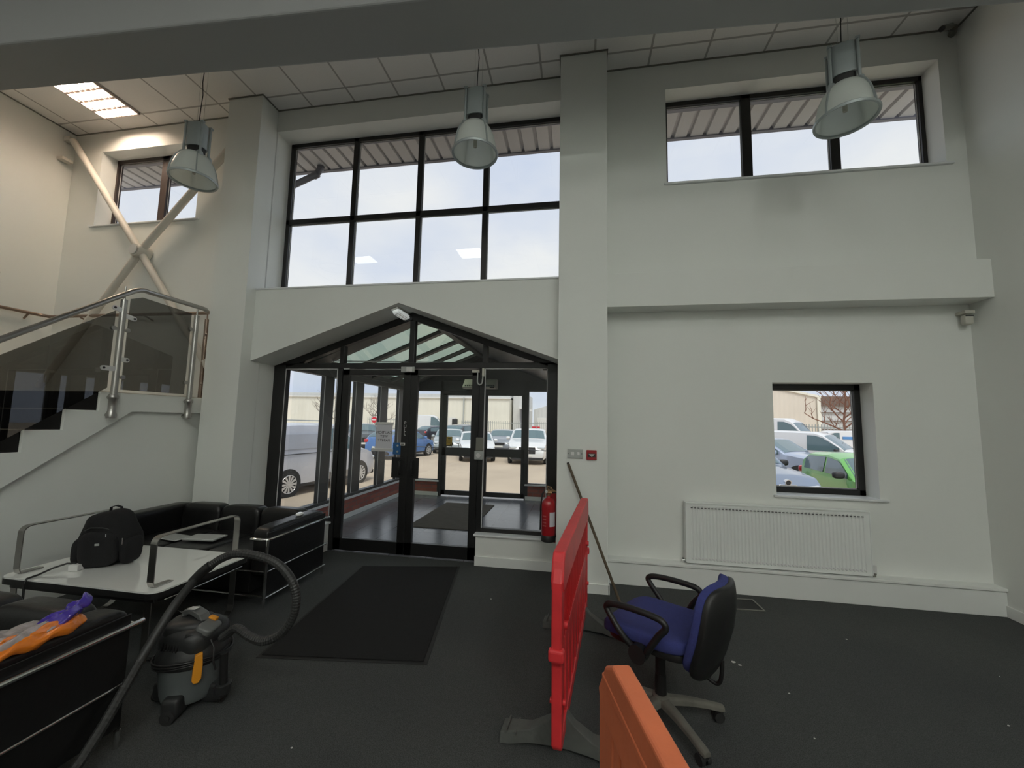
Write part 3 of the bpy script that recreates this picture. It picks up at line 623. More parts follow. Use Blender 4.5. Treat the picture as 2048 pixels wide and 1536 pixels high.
# steel cross brace in the stair bay
br_ = thing('cross_brace', 'cream painted tubular steel cross brace in front of the stair bay window', 'brace', (-5.6, 4.07, 3.66))
hub = Vector((-5.60, 4.08, 3.665))
for k, (ex, ez_) in enumerate(((-6.93, 5.33), (-4.32, 5.05), (-4.35, 1.95), (-6.96, 1.9))):
    e = Vector((ex, 4.08, ez_))
    if k == 2: e = Vector((-4.28, 4.08, 1.98))
    MB().cyl(hub, e, .042, seg=16).build('brace_tube', M['brace'], br_, smooth=True)
q = MB(); q.lathe([(.001, -.09), (.085, -.09), (.085, .06), (.078, .075), (.001, .075)], hub, Matrix.Rotation(PI/2, 3, 'X'), cap=False); o = q.build('hub', M['brace'], br_, smooth=True)
q = MB(); q.lathe([(.001, 0), (.062, 0), (.062, .01), (.001, .01)], hub+Vector((0, -.082, 0)), Matrix.Rotation(PI/2, 3, 'X'), cap=False); q.build('hub_cap', M['clamp'], o)
MB().box(-7.045, -6.94, 4.04, 4.12, 5.32, 5.38).build('end_plate', M['brace'], br_, bevel=.004)
MB().box(-7.045, -6.95, 4.0, 4.12, 5.02, 5.06).build('end_plate', M['brace'], br_, bevel=.004)

# ------------------------------------------------------------------ ceiling lights
lt = thing('louvre_light', 'lit square ceiling light with polished louvres above the stairs', 'ceiling light', (-5.956, 3.675, ZC-.03))
x0, x1, y0, y1 = -6.24, -5.675, 3.395, 3.955
q = MB(); t_ = .018; z_ = ZC-.028; q.box(x0, x1, y0, y0+t_, z_, ZC); q.box(x0, x1, y1-t_, y1, z_, ZC); q.box(x0, x0+t_, y0, y1, z_, ZC); q.box(x1-t_, x1, y0, y1, z_, ZC); q.build('light_frame', M['louvre'], lt)
for k in range(4): yy = y0+.07+k*.14; MB().box(x0+.02, x1-.02, yy-.017, yy+.017, ZC-.014, ZC-.004).build('lamp_tube', M['tube'], lt)
q = MB()
for k in range(5): yy = y0+k*.14; q.prism([(x0+.02, ZC-.026), (x1-.02, ZC-.026), (x1-.02, ZC-.003), (x0+.02, ZC-.003)], 'y', max(yy-.014, y0+.01), min(yy+.014, y1-.01))
for k in range(1, 7): xx = x0+k*(x1-x0)/7; q.box(xx-.006, xx+.006, y0+.02, y1-.02, ZC-.040, ZC-.006)
q.build('louvre', M['louvre'], lt)
# flat light panels in the ceiling behind the viewer (two reflect in the big window, the rest are added fill)
pn = [(-5.26, .25), (-2.5, .25), (.3, .25), (-5.26, -2.6), (-2.5, -2.6), (.3, -2.6), (2.6, -2.6), (2.4, .25), (-5.26, -4.9), (-2.5, -4.9), (.3, -4.9), (2.6, -4.9)]
for i, (px, py) in enumerate(pn):
    o = thing('light_panel', 'lit flat square ceiling panel behind the viewer, from a set mostly added as fill light', 'ceiling light', (px, py, ZC-.02), group='lit ceiling panels behind the viewer')
    q = MB(); q.box(px-.3, px+.3, py-.3, py+.3, ZC-.010, ZC-.0); q.build('panel_frame', M['white'], o)
    MB().box(px-.285, px+.285, py-.285, py+.285, ZC-.014, ZC-.011).build('diffuser', M['lensfill'] if (py < -1 and px > -1) else M['lens'], o)

def pendant():
    t = thing('pendant_light', '', 'pendant light', (0, 0, 0), group='industrial pendant lights')
    R = .205
    q = MB(); pr = [(.095, .27), (.115, .262), (.145, .22), (.170, .16), (.187, .09), (.196, .03), (R-.006, .0)]
    out = [(r, z) for r, z in pr]; inn = [(r-.006, z-.004) for r, z in pr][::-1]
    q.lathe(out+inn, seg=40, cap=False); q.build('shade', M['lampshade'], t, smooth=True, local=True)
    q = MB(); q.lathe([(R-.014, -.004), (R+.002, -.008), (R+.006, .008), (R-.004, .018), (R-.014, .012), (R-.014, -.004)], seg=40, cap=False); q.build('rim', M['lampgrey'], t, smooth=True, local=True)
    q = MB(); q.cyl((0, 0, .262), (0, 0, .275), .10); q.build('reflector_collar', M['lampgrey'], t, local=True)
    q = MB(); q.cyl((0, 0, .08), (0, 0, .27), .016); q.lathe([(.016, .08), (.014, .068), (.001, .062)], cap=False); q.build('bulb_tube', M['offwhite'], t, smooth=True, local=True)
    q = MB(); n = 36; poly = []
    for k in range(n):
        a_ = 2*PI*k/n; c_, s_ = math.cos(a_), math.sin(a_)
        poly.append((math.copysign(abs(c_)**.65, c_)*.086, math.copysign(abs(s_)**.65, s_)*.070))
    q.prism(poly, 'z', .35, .605); q.build('gear_housing', M['lampgrey'], t, smooth=True, local=True)
    q = MB(); q.prism([(x*.86, y*.86) for x, y in poly], 'z', .275, .35); q.build('vent_gap', M['black'], t, local=True)
    for sx, sy in ((-1, -1), (1, -1), (-1, 1), (1, 1)):
        q = MB(); q.cyl((sx*.088, sy*.055, .235), (sx*.086, sy*.055, .615), .0115, seg=10); q.sup((sx*.088, sy*.056, .25), (.026, .026, .045), 3); q.box(sx*.086-.015, sx*.086+.015, sy*.055-.015, sy*.055+.015, .598, .618)
        q.build('support_rod', M['lampgrey'], t, smooth=True, local=True)
    q = MB()
    for k in range(4):
        a_ = PI/4 + k*PI/2; q.sweep([(math.cos(a_)*(r+.004), math.sin(a_)*(r+.004), z) for r, z in pr], [(.009, -.005), (.009, .005), (-.002, .005), (-.002, -.005)])
    q.build('shade_rib', M['lampgrey'], t, local=True)
    q = MB(); q.cyl((0, 0, .60), (0, 0, .635), .03); q.build('cable_gland', M['lampgrey'], t, local=True)
    q = MB(); zt = ZC-3.985; q.sweep([(0, 0, .62), (.004, 0, .8), (.012, 0, .95), (-.004, 0, 1.1), (.006, .0, 1.3), (0, 0, zt)], .004); q.build('cable', M['black'], t, local=True)
    q = MB(); q.cyl((-.02, .0, .60), (-.03, 0, zt), .0014, seg=6); q.cyl((.045, 0, .60), (.05, 0, zt), .0014, seg=6); q.build('suspension_wire', M['chrome'], t, local=True)
    return t
pl = [(-3.925, 3.985+.02, 'pendant factory light hanging in front of the stair bay window', .15), (-.93, 3.985, 'pendant factory light hanging in front of the large gridded window', 0), (2.065, 3.975, 'pendant factory light hanging before the high right-hand strip window', -.35)]
p0 = pendant()
for i, (x, z, lab, rz_) in enumerate(pl):
    o = p0 if i == 0 else dup(p0); o.location = (x, 3.27, 3.985); o.rotation_euler.z = rz_; o['label'] = lab

# ------------------------------------------------------------------ wall fittings
ra = thing('radiator', 'white ribbed panel radiator on the wall under the small window', 'radiator', (1.85, 4.24, .235))
q = MB(); x0, x1, z0, z1 = 1.055, 2.645, .247, .822; n = 48; poly = [(x0, 4.262)]
poly = [(x0, 4.245), (x0, 4.208), (x0+.03, 4.205)]
for k in range(n):
    xa = x0+.04+(x1-x0-.08)*k/n; dx = (x1-x0-.08)/n; poly += [(xa+dx*.15, 4.205), (xa+dx*.3, 4.2115), (xa+dx*.62, 4.2115), (xa+dx*.77, 4.205)]
poly += [(x1-.03, 4.205), (x1, 4.208), (x1, 4.245)]
q.prism(poly, 'z', z0+.03, z1-.035); q.box(x0, x1, 4.206, 4.245, z0, z0+.03); q.box(x0, x1, 4.206, 4.245, z1-.035, z1-.008)
q.build('front_panel', M['radiator'], ra)
q = MB(); q.box(x0-.002, x1+.002, 4.200, 4.275, z1-.012, z1+.002); q.build('top_grille', M['radiator'], ra, bevel=.003)
MB().box(x0-.004, x0+.001, 4.20, 4.275, z0+.01, z1).build('side_cover', M['radiator'], ra); MB().box(x1-.001, x1+.004, 4.20, 4.275, z0+.01, z1).build('side_cover', M['radiator'], ra)
q = MB()
for k in range(n): xa = x0+.04+(x1-x0-.08)*(k+.5)/n; q.box(xa-.010, xa+.007, 4.199, 4.206, z1-.055, z1-.047)
q.build('upper_slots', M['vacmid'], ra)
q = MB()
for k in range(n): xa = x0+.04+(x1-x0-.08)*(k+.5)/n; q.box(xa-.010, xa+.008, 4.198, 4.206, z0+.042, z0+.053)
q.build('lower_lugs', M['signw'], ra)
q = MB(); q.cyl((1.02, 4.24, .262), (1.06, 4.24, .262), .013); q.cyl((1.03, 4.24, .236), (1.03, 4.24, .285), .011); q.build('lockshield_valve', M['chrome'], ra, smooth=True)
q = MB(); q.cyl((2.645, 4.24, .262), (2.69, 4.24, .262), .013); q.cyl((2.68, 4.24, .236), (2.68, 4.24, .275), .012); q.build('inlet_valve', M['greymetal'], ra, smooth=True)
q = MB(); q.cyl((2.68, 4.24, .27), (2.68, 4.24, .335), .019); q.build('thermostat_head', M['white'], ra, smooth=True)
so = thing('wall_socket', 'white double wall plate on the right pillar', 'socket', (-.02, 3.91, 1.23))
MB().box(-.093, .055, 3.905, 3.92, 1.236, 1.322).build('socket_plate', M['lightgrey'], so, bevel=.004)
q = MB(); q.box(-.060, -.030, 3.900, 3.906, 1.262, 1.295); q.box(.0, .022, 3.901, 3.906, 1.265, 1.295); o = q.build('switch_rocker', M['white'], so, bevel=.002)
q = MB()
for x in (-.080, .043): q.cyl((x, 3.9065, 1.28), (x, 3.902, 1.28), .005)
q.build('screw', M['vacmid'], so)
fc = thing('fire_call_point', 'red break-glass fire alarm call point on the right pillar', 'alarm', (.135, 3.9, 1.225))
MB().box(.088, .184, 3.895, 3.92, 1.226, 1.318).build('call_body', M['redbox'], fc, bevel=.004)
MB().box(.100, .172, 3.890, 3.896, 1.252, 1.287).build('break_panel', M['vacdark'], fc)
MB().prism([(.108, 1.282), (.164, 1.282), (.148, 1.262), (.138, 1.255), (.124, 1.262)], 'y', 3.887, 3.891).build('panel_mark', M['lightgrey'], fc)
cc = thing('security_camera', 'small bullet security camera in the right ceiling corner', 'camera', (3.45, 4.05, 5.36))
MB().sweep([(3.36, 3.98, 5.33), (3.42, 4.02, 5.375), (3.50, 4.06, 5.42)], .026).build('camera_body', M['greymetal'], cc, smooth=True)
MB().cyl((3.352, 3.974, 5.324), (3.366, 3.984, 5.334), .022).build('camera_lens', M['black'], cc)
q = MB(); q.cyl((3.47, 4.04, 5.41), (3.56, 4.1, 5.46), .015); q.cyl((3.56, 4.1, 5.44), (3.6, 4.178, 5.44), .03); q.build('camera_bracket', M['greymetal'], cc, smooth=True)
pr = thing('motion_sensor', 'small cream motion sensor under the bulkhead in the right corner', 'sensor', (3.56, 4.24, 2.56))
MB().box(3.52, 3.60, 4.19, 4.29, 2.655, 2.685).build('sensor_bracket', M['offwhite'], pr, bevel=.004)
MB().sup((3.56, 4.225, 2.60), (.034, .03, .048), 5).build('sensor_body', M['offwhite'], pr, smooth=True)
MB().box(3.53, 3.59, 4.195, 4.21, 2.628, 2.64).build('sensor_window', M['vacdark'], pr)
fb = thing('floor_box', 'square carpeted floor box with pale metal edging near the radiator', 'floor box', (1.48, 3.93, 0))
q = MB(); P4 = [(1.33, 4.07), (1.335, 3.84), (1.60, 3.86), (1.59, 4.09)]; P4i = [(1.345, 4.055), (1.35, 3.855), (1.585, 3.873), (1.576, 4.073)]
for i in range(4):
    j = (i+1) % 4; q.prism([P4[i], P4[j], P4i[j], P4i[i]], 'z', .001, .006)
q.build('metal_edging', M['greymetal'], fb); MB().prism(P4i, 'z', .0005, .004).build('lid', M['rubber'], fb)

# fire extinguisher on its bracket by the door
ex = thing('fire_extinguisher', 'red water fire extinguisher with black base fixed beside the entrance door', 'fire extinguisher', (-.27, 4.12, .43))
cx, cy = -.275, 4.0
q = MB(); q.lathe([(.068, .50), (.070, .52), (.070, .80), (.066, .825), (.048, .85), (.025, .865), (.022, .885)], (cx, cy, 0), seg=32); q.build('cylinder', M['extred'], ex, smooth=True)
q = MB(); q.lathe([(.066, .450), (.0715, .455), (.0715, .510), (.069, .513)], (cx, cy, 0), seg=32); q.build('base_skirt', M['black'], ex, smooth=True)
q = MB(); q.cyl((cx, cy, .88), (cx, cy, .935), .016); q.box(cx-.02, cx+.06, cy-.01, cy+.01, .925, .94); q.cyl((cx-.02, cy-.01, .915), (cx+.03, cy+.0, .915), .012); o = q.build('valve', M['bronze'], ex, smooth=False)
q = MB(); q.sweep([(cx-.01, cy, .935), (cx+.02, cy-.005, .955), (cx+.075, cy-.01, .925)], [(.003, -.009), (.003, .009), (-.003, .009), (-.003, -.009)]); q.sweep([(cx-.01, cy, .945), (cx-.015, cy-.005, .975), (cx+.03, cy-.01, .965)], .006); q.build('squeeze_handle', M['bronze'], o)
MB().lathe([(.012, 0), (.014, .012), (.001, .013)], (cx-.022, cy-.012, .925), Matrix.Rotation(PI/2, 3, 'X'), cap=False).build('gauge', M['clamp'], ex, smooth=True)
q = MB(); q.sweep([(cx-.01, cy-.01, .915), (cx-.04, cy-.015, .93), (cx-.062, cy-.02, .90), (cx-.069, cy-.03, .84), (cx-.076, cy-.03, .78), (cx-.077, cy-.03, .56)], .008); q.build('hose', M['black'], ex, smooth=True)
def curved_label(r, a0, a1, z0, z1, m, nm, par):
    q = MB(); A = []; B = []
    for k in range(9): a_ = a0+(a1-a0)*k/8; A.append((cx+r*math.cos(a_), cy+r*math.sin(a_), z0)); B.append((cx+r*math.cos(a_), cy+r*math.sin(a_), z1))
    A = q.vs(A); B = q.vs(B)
    for k in range(8): q.face([A[k], A[k+1], B[k+1], B[k]])
    return q.build(nm, m, par, recalc=False)
curved_label(.0708, math.radians(-78), math.radians(-25), .60, .735, M['paper'], 'instruction_label', ex)
for k in range(4): curved_label(.0706, math.radians(-140), math.radians(-105), .60+k*.03, .612+k*.03, mat('pale_red_print', (.45, .12, .12), .5) if k == 0 else bpy.data.materials['pale_red_print'], 'printed_line', ex)
MB().box(cx+.0, cx+.068, cy+.04, cy+.058, .425, .90).build('wall_bracket', M['redbox'], ex, bevel=.003)
for o_ in list(ex.children): o_.location.z -= .03

# ------------------------------------------------------------------ floor mat, litter, broom pole
fm_ = thing('door_mat', 'large black rectangular rubber-edged mat on the carpet before the doors', 'doormat', (-1.63, 3.33, 0))
pts = [(-2.275, 4.08), (-1.245, 4.29), (-.95, 2.585), (-2.07, 2.44)]; cxm = sum(p[0] for p in pts)/4; cym = sum(p[1] for p in pts)/4
inn = [(cxm+(x-cxm)*.955, cym+(y-cym)*.97) for x, y in pts]
MB().prism(pts[::-1], 'z', .001, .005).build('rubber_edge', M['rubber'], fm_, bevel=.002)
MB().prism(inn[::-1], 'z', .005, .011).build('pile', M['mat_'], fm_, bevel=.002)
for i, (x, y, s_) in enumerate(((1.04, 3.02, .022), (1.07, 2.99, .014), (-1.34, 1.85, .008), (2.0, 3.5, .008), (1.2, 2.4, .006), (2.3, 2.7, .007), (-.75, 3.6, .009), (.5, 3.85, .012), (2.7, 3.2, .006), (1.6, 2.0, .006), (1.25, 2.75, .009), (.9, 1.9, .006))):
    q = MB(); n = 6; q.prism([(x+s_*random.uniform(.5, 1)*math.cos(2*PI*k/n), y+s_*random.uniform(.3, .8)*math.sin(2*PI*k/n)) for k in range(n)], 'z', .001, .003+s_*.1)
    big = s_ > .013
    tag(q.build('litter_scrap', M['tapew']), ('crumpled white scrap on the carpet right of the office chair' if i == 0 else 'smaller white scrap beside the crumpled one on the carpet') if big else 'tiny white fleck on the dark carpet', 'litter', None if big else 'flecks on the carpet')
po_ = thing('broom_pole', 'old wooden broom pole leaning against the red barrier', 'pole', (.37, 3.66, 0))
MB().cyl((.385, 3.62, .012), (-.085, 3.90, 1.185), .0125, .0125, 14).build('pole', M['wood'], po_, smooth=True)
MB().cyl((.385, 3.62, .0), (.375, 3.626, .03), .016, seg=14).build('pole_end', M['wood'], po_, smooth=True)
MB().sup((-.085, 3.90, 1.186), (.013, .013, .010), 2.5).build('pole_tip', M['vacdark'], po_, smooth=True)

# ------------------------------------------------------------------ sofas
def sofa(name, label, W_, D_, x, y, flip, short=False):
    """local frame: front towards -y, width along x, centre on the floor; flip turns it round"""
    t = thing(name, label, 'sofa', (x, y, 0), PI if flip else 0)
    B = dict(parent=t, local=True); H_ = .545; a = .16; ox, oy = W_/2, D_/2
    # tubular frame
    for sx in (-1, 1):
        q = MB(); X = sx*ox
        q.cyl((X, -oy, 0), (X, -oy, H_), .0125); q.build('front_leg', M['chrome'], smooth=True, **B)
        q = MB(); q.cyl((X, oy-.04, 0), (X, oy-.04, .08), .0125); q.build('rear_leg', M['chrome'], smooth=True, **B)
        q = MB(); q.sweep([(X-sx*.16, -oy, H_), (X-sx*.02, -oy, H_), (X, -oy+.02, H_), (X, oy+.03, H_)], .0125); q.build('top_rail', M['chrome'], smooth=True, **B)
        q = MB(); q.cyl((X, -oy+.02, .285), (X, oy+.02, .285), .007); q.build('middle_rail', M['chrome'], smooth=True, **B)
        q = MB(); q.cyl((X, -oy, .075), (X, oy+.0 if not short else -oy+.2, .075), .009); q.build('bottom_rail', M['chrome'], smooth=True, **B)
        q = MB(); q.box(X-sx*.018 if sx > 0 else X+.008, X-.008 if sx > 0 else X+.018, -oy+.02, oy-.02, .08, .60); q.build('side_panel', M['leather'], bevel=.004, **B)
        q = MB(); q.sup((X-sx*(a/2+.012), 0, .43), (a/2, oy-.015, .205), 9, nu=40, nv=20); q.build('arm_cushion', M['leather'], smooth=True, **B)
    q = MB(); q.cyl((-ox, -oy, .285), (ox, -oy, .285), .007); q.cyl((-ox, -oy, .09), (ox, -oy, .09), .010); q.build('front_rail', M['chrome'], smooth=True, **B)
    q = MB(); q.cyl((-ox, oy-.01, H_), (ox, oy-.01, H_), .011); q.build('back_rail', M['chrome'], smooth=True, **B)
    q = MB(); q.box(-ox+a, ox-a, -oy+.02, oy-.16, .10, .27); q.build('seat_base', M['leather'], bevel=.01, **B)
    n = 3; sw = (W_-2*a-.03)/n
    for k in range(n):
        cx = -W_/2+a+.015+sw*(k+.5)
        q = MB(); q.sup((cx, -.09, .34), (sw/2-.003, D_/2-.085, .078), 7, nu=36, nv=16); q.build('seat_cushion', M['leather'], smooth=True, **B)
        q = MB(); q.sup((cx, oy-.115, .45), (sw/2-.003, .09, .20), 6, rot=(-.06, 0, 0), nu=36, nv=16); q.build('back_cushion', M['leather'], smooth=True, **B)
    return t
sofa('leather_sofa', 'black leather sofa with chrome tube frame against the wall beside the entrance doors', 1.74, .80, -3.42, 3.44, False)
sofa('leather_sofa', 'black leather sofa with chrome rails in the bottom left corner, nearest the viewer', 1.74, .80, -3.02, 1.335, False, True)

# ------------------------------------------------------------------ low table with flat-bar hoop frames
tb = thing('coffee_table', 'low white-topped table with black edge and flat steel hoop frames', 'table', (-3.24, 2.55, 0))
def rrect(x0, x1, y0, y1, r, n=6):
    p = []
    for cx, cy, a0 in ((x1-r, y0+r, -PI/2), (x1-r, y1-r, 0), (x0+r, y1-r, PI/2), (x0+r, y0+r, PI)):
        for k in range(n+1): a_ = a0+PI/2*k/n; p.append((cx+r*math.cos(a_), cy+r*math.sin(a_)))
    return p
MB().prism(rrect(-3.87, -2.60, 2.185, 2.93, .07), 'z', .452, .462).build('table_top', M['tabletop'], tb)
MB().prism(rrect(-3.872, -2.598, 2.183, 2.932, .07), 'z', .415, .452).build('edge_band', M['black'], tb)
MB().prism(rrect(-3.84, -2.63, 2.21, 2.90, .06), 'z', .385, .412).build('under_shelf', M['black'], tb)
q = MB(); q.sweep([(-2.615, 2.26, .392), (-2.60, 2.5, .392), (-2.615, 2.86, .392)], .006); q.build('shelf_rail', M['chrome'], tb, smooth=True)
def hoop(X):
    y0, y1, zt, r = 2.235, 2.875, .782, .045
    def arc(cy, cz, a0, a1): return [(X, cy+r*math.cos(a0+(a1-a0)*k/5), cz+r*math.sin(a0+(a1-a0)*k/5)) for k in range(6)]
    pr = [(-.003, -.025), (-.003, .025), (.003, .025), (.003, -.025)]
    upper = [(X, y0+.13, .466), (X, y0+r*.6, .466)] + [(X, y0+.01, .47), (X, y0, .50)] + arc(y0+r, zt-r, PI, PI/2) + arc(y1-r, zt-r, PI/2, 0) + [(X, y1, .50), (X, y1-.01, .47), (X, y1-r*.6, .466), (X, y1-.13, .466)]
    q = MB(); up = Vector((1, 0, 0))
    q.sweep(upper, [(-.025, -.003), (.025, -.003), (.025, .003), (-.025, .003)], up=(1, 0, 0)); q.build('hoop_handle', M['steel'], tb)
    z0 = .004; lower = [(X, y0, .385)] + arc(y0+.06, z0+.06, PI, PI*1.5)[:0] + [(X, y0+.0, .09), (X, y0+.008, .045), (X, y0+.03, .018), (X, y0+.07, z0), (X, y1-.07, z0), (X, y1-.03, .018), (X, y1-.008, .045), (X, y1, .09), (X, y1, .385)]
    q = MB(); q.sweep(lower, [(-.025, -.003), (.025, -.003), (.025, .003), (-.025, .003)], up=(1, 0, 0)); q.build('leg_frame', M['steel'], tb)
hoop(-2.70); hoop(-3.80)

# backpack
bp_ = thing('backpack', 'black fabric backpack with side pockets sitting on the low table', 'bag', (-3.47, 2.55, .463), math.radians(18))
bp_.scale = (.76, .95, 1.0)
def bpf(q):
    z = q.z; k = 1 - .22*max(0, z)/.19 - .05*math.sin(z*18); return Vector((q.x*k, q.y*(1+.12*math.sin(q.x*15+z*9)) - .03*z/.19 + .006*math.sin(q.x*40)*math.cos(z*30), z + .012*math.sin(q.x*14)))
q = MB(); q.sup((0, 0, .192), (.225, .12, .192), 3.6, nu=44, nv=26, fn=bpf); q.build('main_body', M['blacksoft'], bp_, smooth=True, local=True)
q = MB(); q.sup((.01, -.115, .13), (.16, .055, .125), 3.4, rot=(.08, 0, 0), nu=32, nv=18, fn=lambda v: Vector((v.x, v.y+.008*math.sin(v.x*22), v.z))); fp = q.build('front_pocket', M['blacksoft'], bp_, smooth=True, local=True)
for sx in (-1, 1):
    q = MB(); q.sup((sx*.205, -.02, .10), (.045, .09, .095), 3.5); q.build('side_pocket', M['blacksoft'], bp_, smooth=True, local=True)
q = MB(); q.sweep([(-.05, .02, .365), (-.045, .02, .40), (0, .02, .412), (.045, .02, .40), (.05, .02, .365)], [(-.003, -.012), (-.003, .012), (.003, .012), (.003, -.012)], up=(0, 0, 1)); q.build('grab_handle', M['blacksoft'], bp_, local=True)
q = MB(); q.sweep([(-.19, .05, .33), (-.245, .06, .22), (-.25, .03, .12), (-.235, -.0, .03)], [(-.003, -.017), (-.003, .017), (.003, .017), (.003, -.017)]); q.build('shoulder_strap', M['blacksoft'], bp_, local=True)
q = MB(); q.sweep([(-.12, -.12, .26), (-.05, -.145, .285), (.05, -.148, .285), (.13, -.12, .26)], .004); q.build('zip', M['vacdark'], bp_, smooth=True, local=True)
MB().cbox((.045, -.176, .175), (.035, .004, .015), (.06, -.05, 0)).build('logo_tab', M['lightgrey'], fp, local=True)
MB().cyl((.10, -.165, .245), (.105, -.168, .225), .003).build('zip_pull', M['chrome'], fp, smooth=True, local=True)
MB().cyl((.19, -.105, .20), (.197, -.11, .155), .003).build('zip_pull', M['chrome'], bp_, smooth=True, local=True)
# socket block and cable on the table
pb = thing('plug_block', 'small white plug block on the table in front of the backpack', 'plug', (-3.54, 2.37, .462))
MB().cbox((-3.505, 2.375, .484), (.062, .05, .042), (0, 0, .25)).build('block', M['white'], pb, bevel=.004)
q = MB(); q.sweep([(-3.52, 2.385, .506), (-3.565, 2.36, .51), (-3.60, 2.31, .495), (-3.615, 2.24, .472), (-3.615, 2.185, .468), (-3.612, 2.172, .44), (-3.60, 2.168, .33), (-3.58, 2.175, .12), (-3.57, 2.2, .008), (-3.4, 2.35, .008)], .0065)
tag(q.build('power_cable', M['black'], smooth=True), 'black cable draping from the backpack over the table edge', 'cable')
# things left on the far sofa
tab = thing('flat_tray', 'flat pale glossy board lying on the seat of the far sofa', 'board', (-3.2, 3.25, .425))
MB().cbox((-3.42, 3.29, .440), (.30, .17, .012), (.02, 0, .1)).build('board', M['lightgrey'], tab, bevel=.003)
MB().cbox((-3.42, 3.29, .4475), (.27, .15, .003), (.02, 0, .1)).build('board_face', M['tabletop'], tab)
pf = thing('magazine', 'pale magazine lying left of the flat board on the far sofa', 'magazine', (-3.5, 3.2, .425))
MB().cbox((-3.73, 3.26, .432), (.26, .14, .010), (0, 0, -.15)).build('pages', M['tabletop'], pf)
MB().cbox((-3.73, 3.26, .438), (.26, .142, .002), (0, 0, -.15)).build('cover', M['lightgrey'], pf)
tag(MB().sup((-2.63, 3.52, .649), (.028, .055, .012), 3, rot=(0, .1, .3)).build('crumpled_tissue', M['tabletop'], smooth=True), 'crumpled white tissue on the arm of the far sofa', 'tissue')
# snack wrapper on the near sofa arm
wr = thing('snack_bag', 'crinkled orange and purple snack multipack bag on the near sofa arm', 'bag', (-2.24, 1.45, .640))
def crink(amp, fr): return lambda v: Vector((v.x+amp*math.sin(v.y*fr), v.y+amp*math.sin(v.z*fr*2), v.z+amp*1.3*math.sin(v.x*fr*1.7+v.y*fr*.8)))
q = MB(); q.sup((-2.245, 1.27, .665), (.085, .20, .026), 2.6, nu=50, nv=18, fn=crink(.006, 55)); q.build('clear_film', M['clearwrap'], wr, smooth=True)
q = MB(); q.sup((-2.185, 1.33, .655), (.045, .21, .024), 2.6, rot=(.0, .25, .0), nu=50, nv=18, fn=crink(.006, 60)); q.build('orange_film', M['orwrap'], wr, smooth=True)
q = MB(); q.sup((-2.235, 1.47, .672), (.055, .075, .022), 2.4, rot=(.25, 0, -.4), nu=40, nv=14, fn=crink(.007, 70)); q.build('purple_film', M['purple'], wr, smooth=True)
q = MB(); q.sup((-2.255, 1.555, .700), (.030, .055, .016), 2.2, rot=(.5, 0, .25), nu=40, nv=14, fn=crink(.007, 80)); q.build('twisted_end', M['purple'], wr, smooth=True)

# ------------------------------------------------------------------ vacuum cleaner
vx, vy = -2.115, 2.03
vc = thing('vacuum_cleaner', 'grey and charcoal wet and dry vacuum cleaner with amber clips and a long hose', 'vacuum cleaner', (vx, vy, 0))
q = MB(); q.lathe([(.120, .045), (.130, .055), (.137, .08), (.157, .235), (.160, .245)], (vx, vy, 0), seg=40); q.build('tank', M['vacgrey'], vc, smooth=True)
q = MB(); q.lathe([(.161, .238), (.168, .246), (.168, .262), (.163, .27), (.167, .275), (.165, .295), (.155, .315), (.148, .335)], (vx, vy, 0), seg=40); q.build('rim_ring', M['vacdark'], vc, smooth=True)
q = MB(); q.sup((vx, vy, .345), (.146, .138, .085), 3.0, nu=36, nv=16); q.sup((vx-.02, vy-.02, .395), (.105, .09, .055), 4, rot=(0, 0, .4)); q.cbox((vx+.07, vy-.06, .375), (.09, .10, .05), (.0, .25, .6)); hd = q.build('motor_head', M['vacdark'], vc, smooth=True)
for k in range(6): MB().cbox((vx-.05+k*.018, vy-.135, .35), (.006, .012, .045), (-.4, 0, 0)).build('air_slot', M['black'], hd)
q = MB(); q.sweep([(vx-.06, vy-.01, .425), (vx-.075, vy-.0, .465), (vx-.02, vy-.0, .478), (vx+.045, vy-.01, .462), (vx+.075, vy-.01, .415)], [(-.013, -.028), (-.013, .028), (.013, .028), (.013, -.028)], up=(0, 0, 1)); q.build('carry_handle', M['vacmid'], vc, bevel=.006)
MB().cbox((vx-.015, vy-.012, .4925), (.05, .035, .003), (0, -.04, 0)).build('handle_label', M['clamp'], vc)
MB().cbox((vx+.085, vy+.02, .430), (.045, .03, .03), (0, .3, .2)).build('switch', M['vacor'], vc, bevel=.006)
q = MB(); q.sup((vx+.10, vy-.02, .405), (.045, .06, .025), 4, rot=(0, .4, .2)); q.build('rear_cap', M['vacmid'], vc, smooth=True)
def latch(a_):
    c_, s_ = math.cos(a_), math.sin(a_); m_ = Matrix.Translation((vx+c_*.172, vy+s_*.172, 0)) @ Matrix.Rotation(a_+PI/2, 4, 'Z')
    q = MB(); q.prism([(-.018, .185), (-.008, .172), (.012, .172), (.022, .188), (.024, .255), (.02, .320), (-.012, .312), (-.016, .25)], 'y', -.012, .012); q.bm.transform(m_); q.build('clip', M['vacor'], vc, bevel=.004)
latch(math.radians(-38)); latch(math.radians(142))
q = MB()
for r_, z_ in ((.176, .262), (.179, .275), (.175, .252)):
    q.sweep([(vx+r_*math.cos(PI*2*k/40), vy+r_*math.sin(PI*2*k/40), z_+.012*math.sin(PI*2*k/40*2+r_*90)) for k in range(40)], .0045, closed=True)
q.build('power_flex', M['black'], vc, smooth=True)
q = MB(); q.sweep([(vx+.15, vy-.05, .36), (vx+.185, vy-.06, .33), (vx+.195, vy-.07, .27), (vx+.205, vy-.06, .22)], .005); q.build('flex_loop', M['black'], vc, smooth=True)
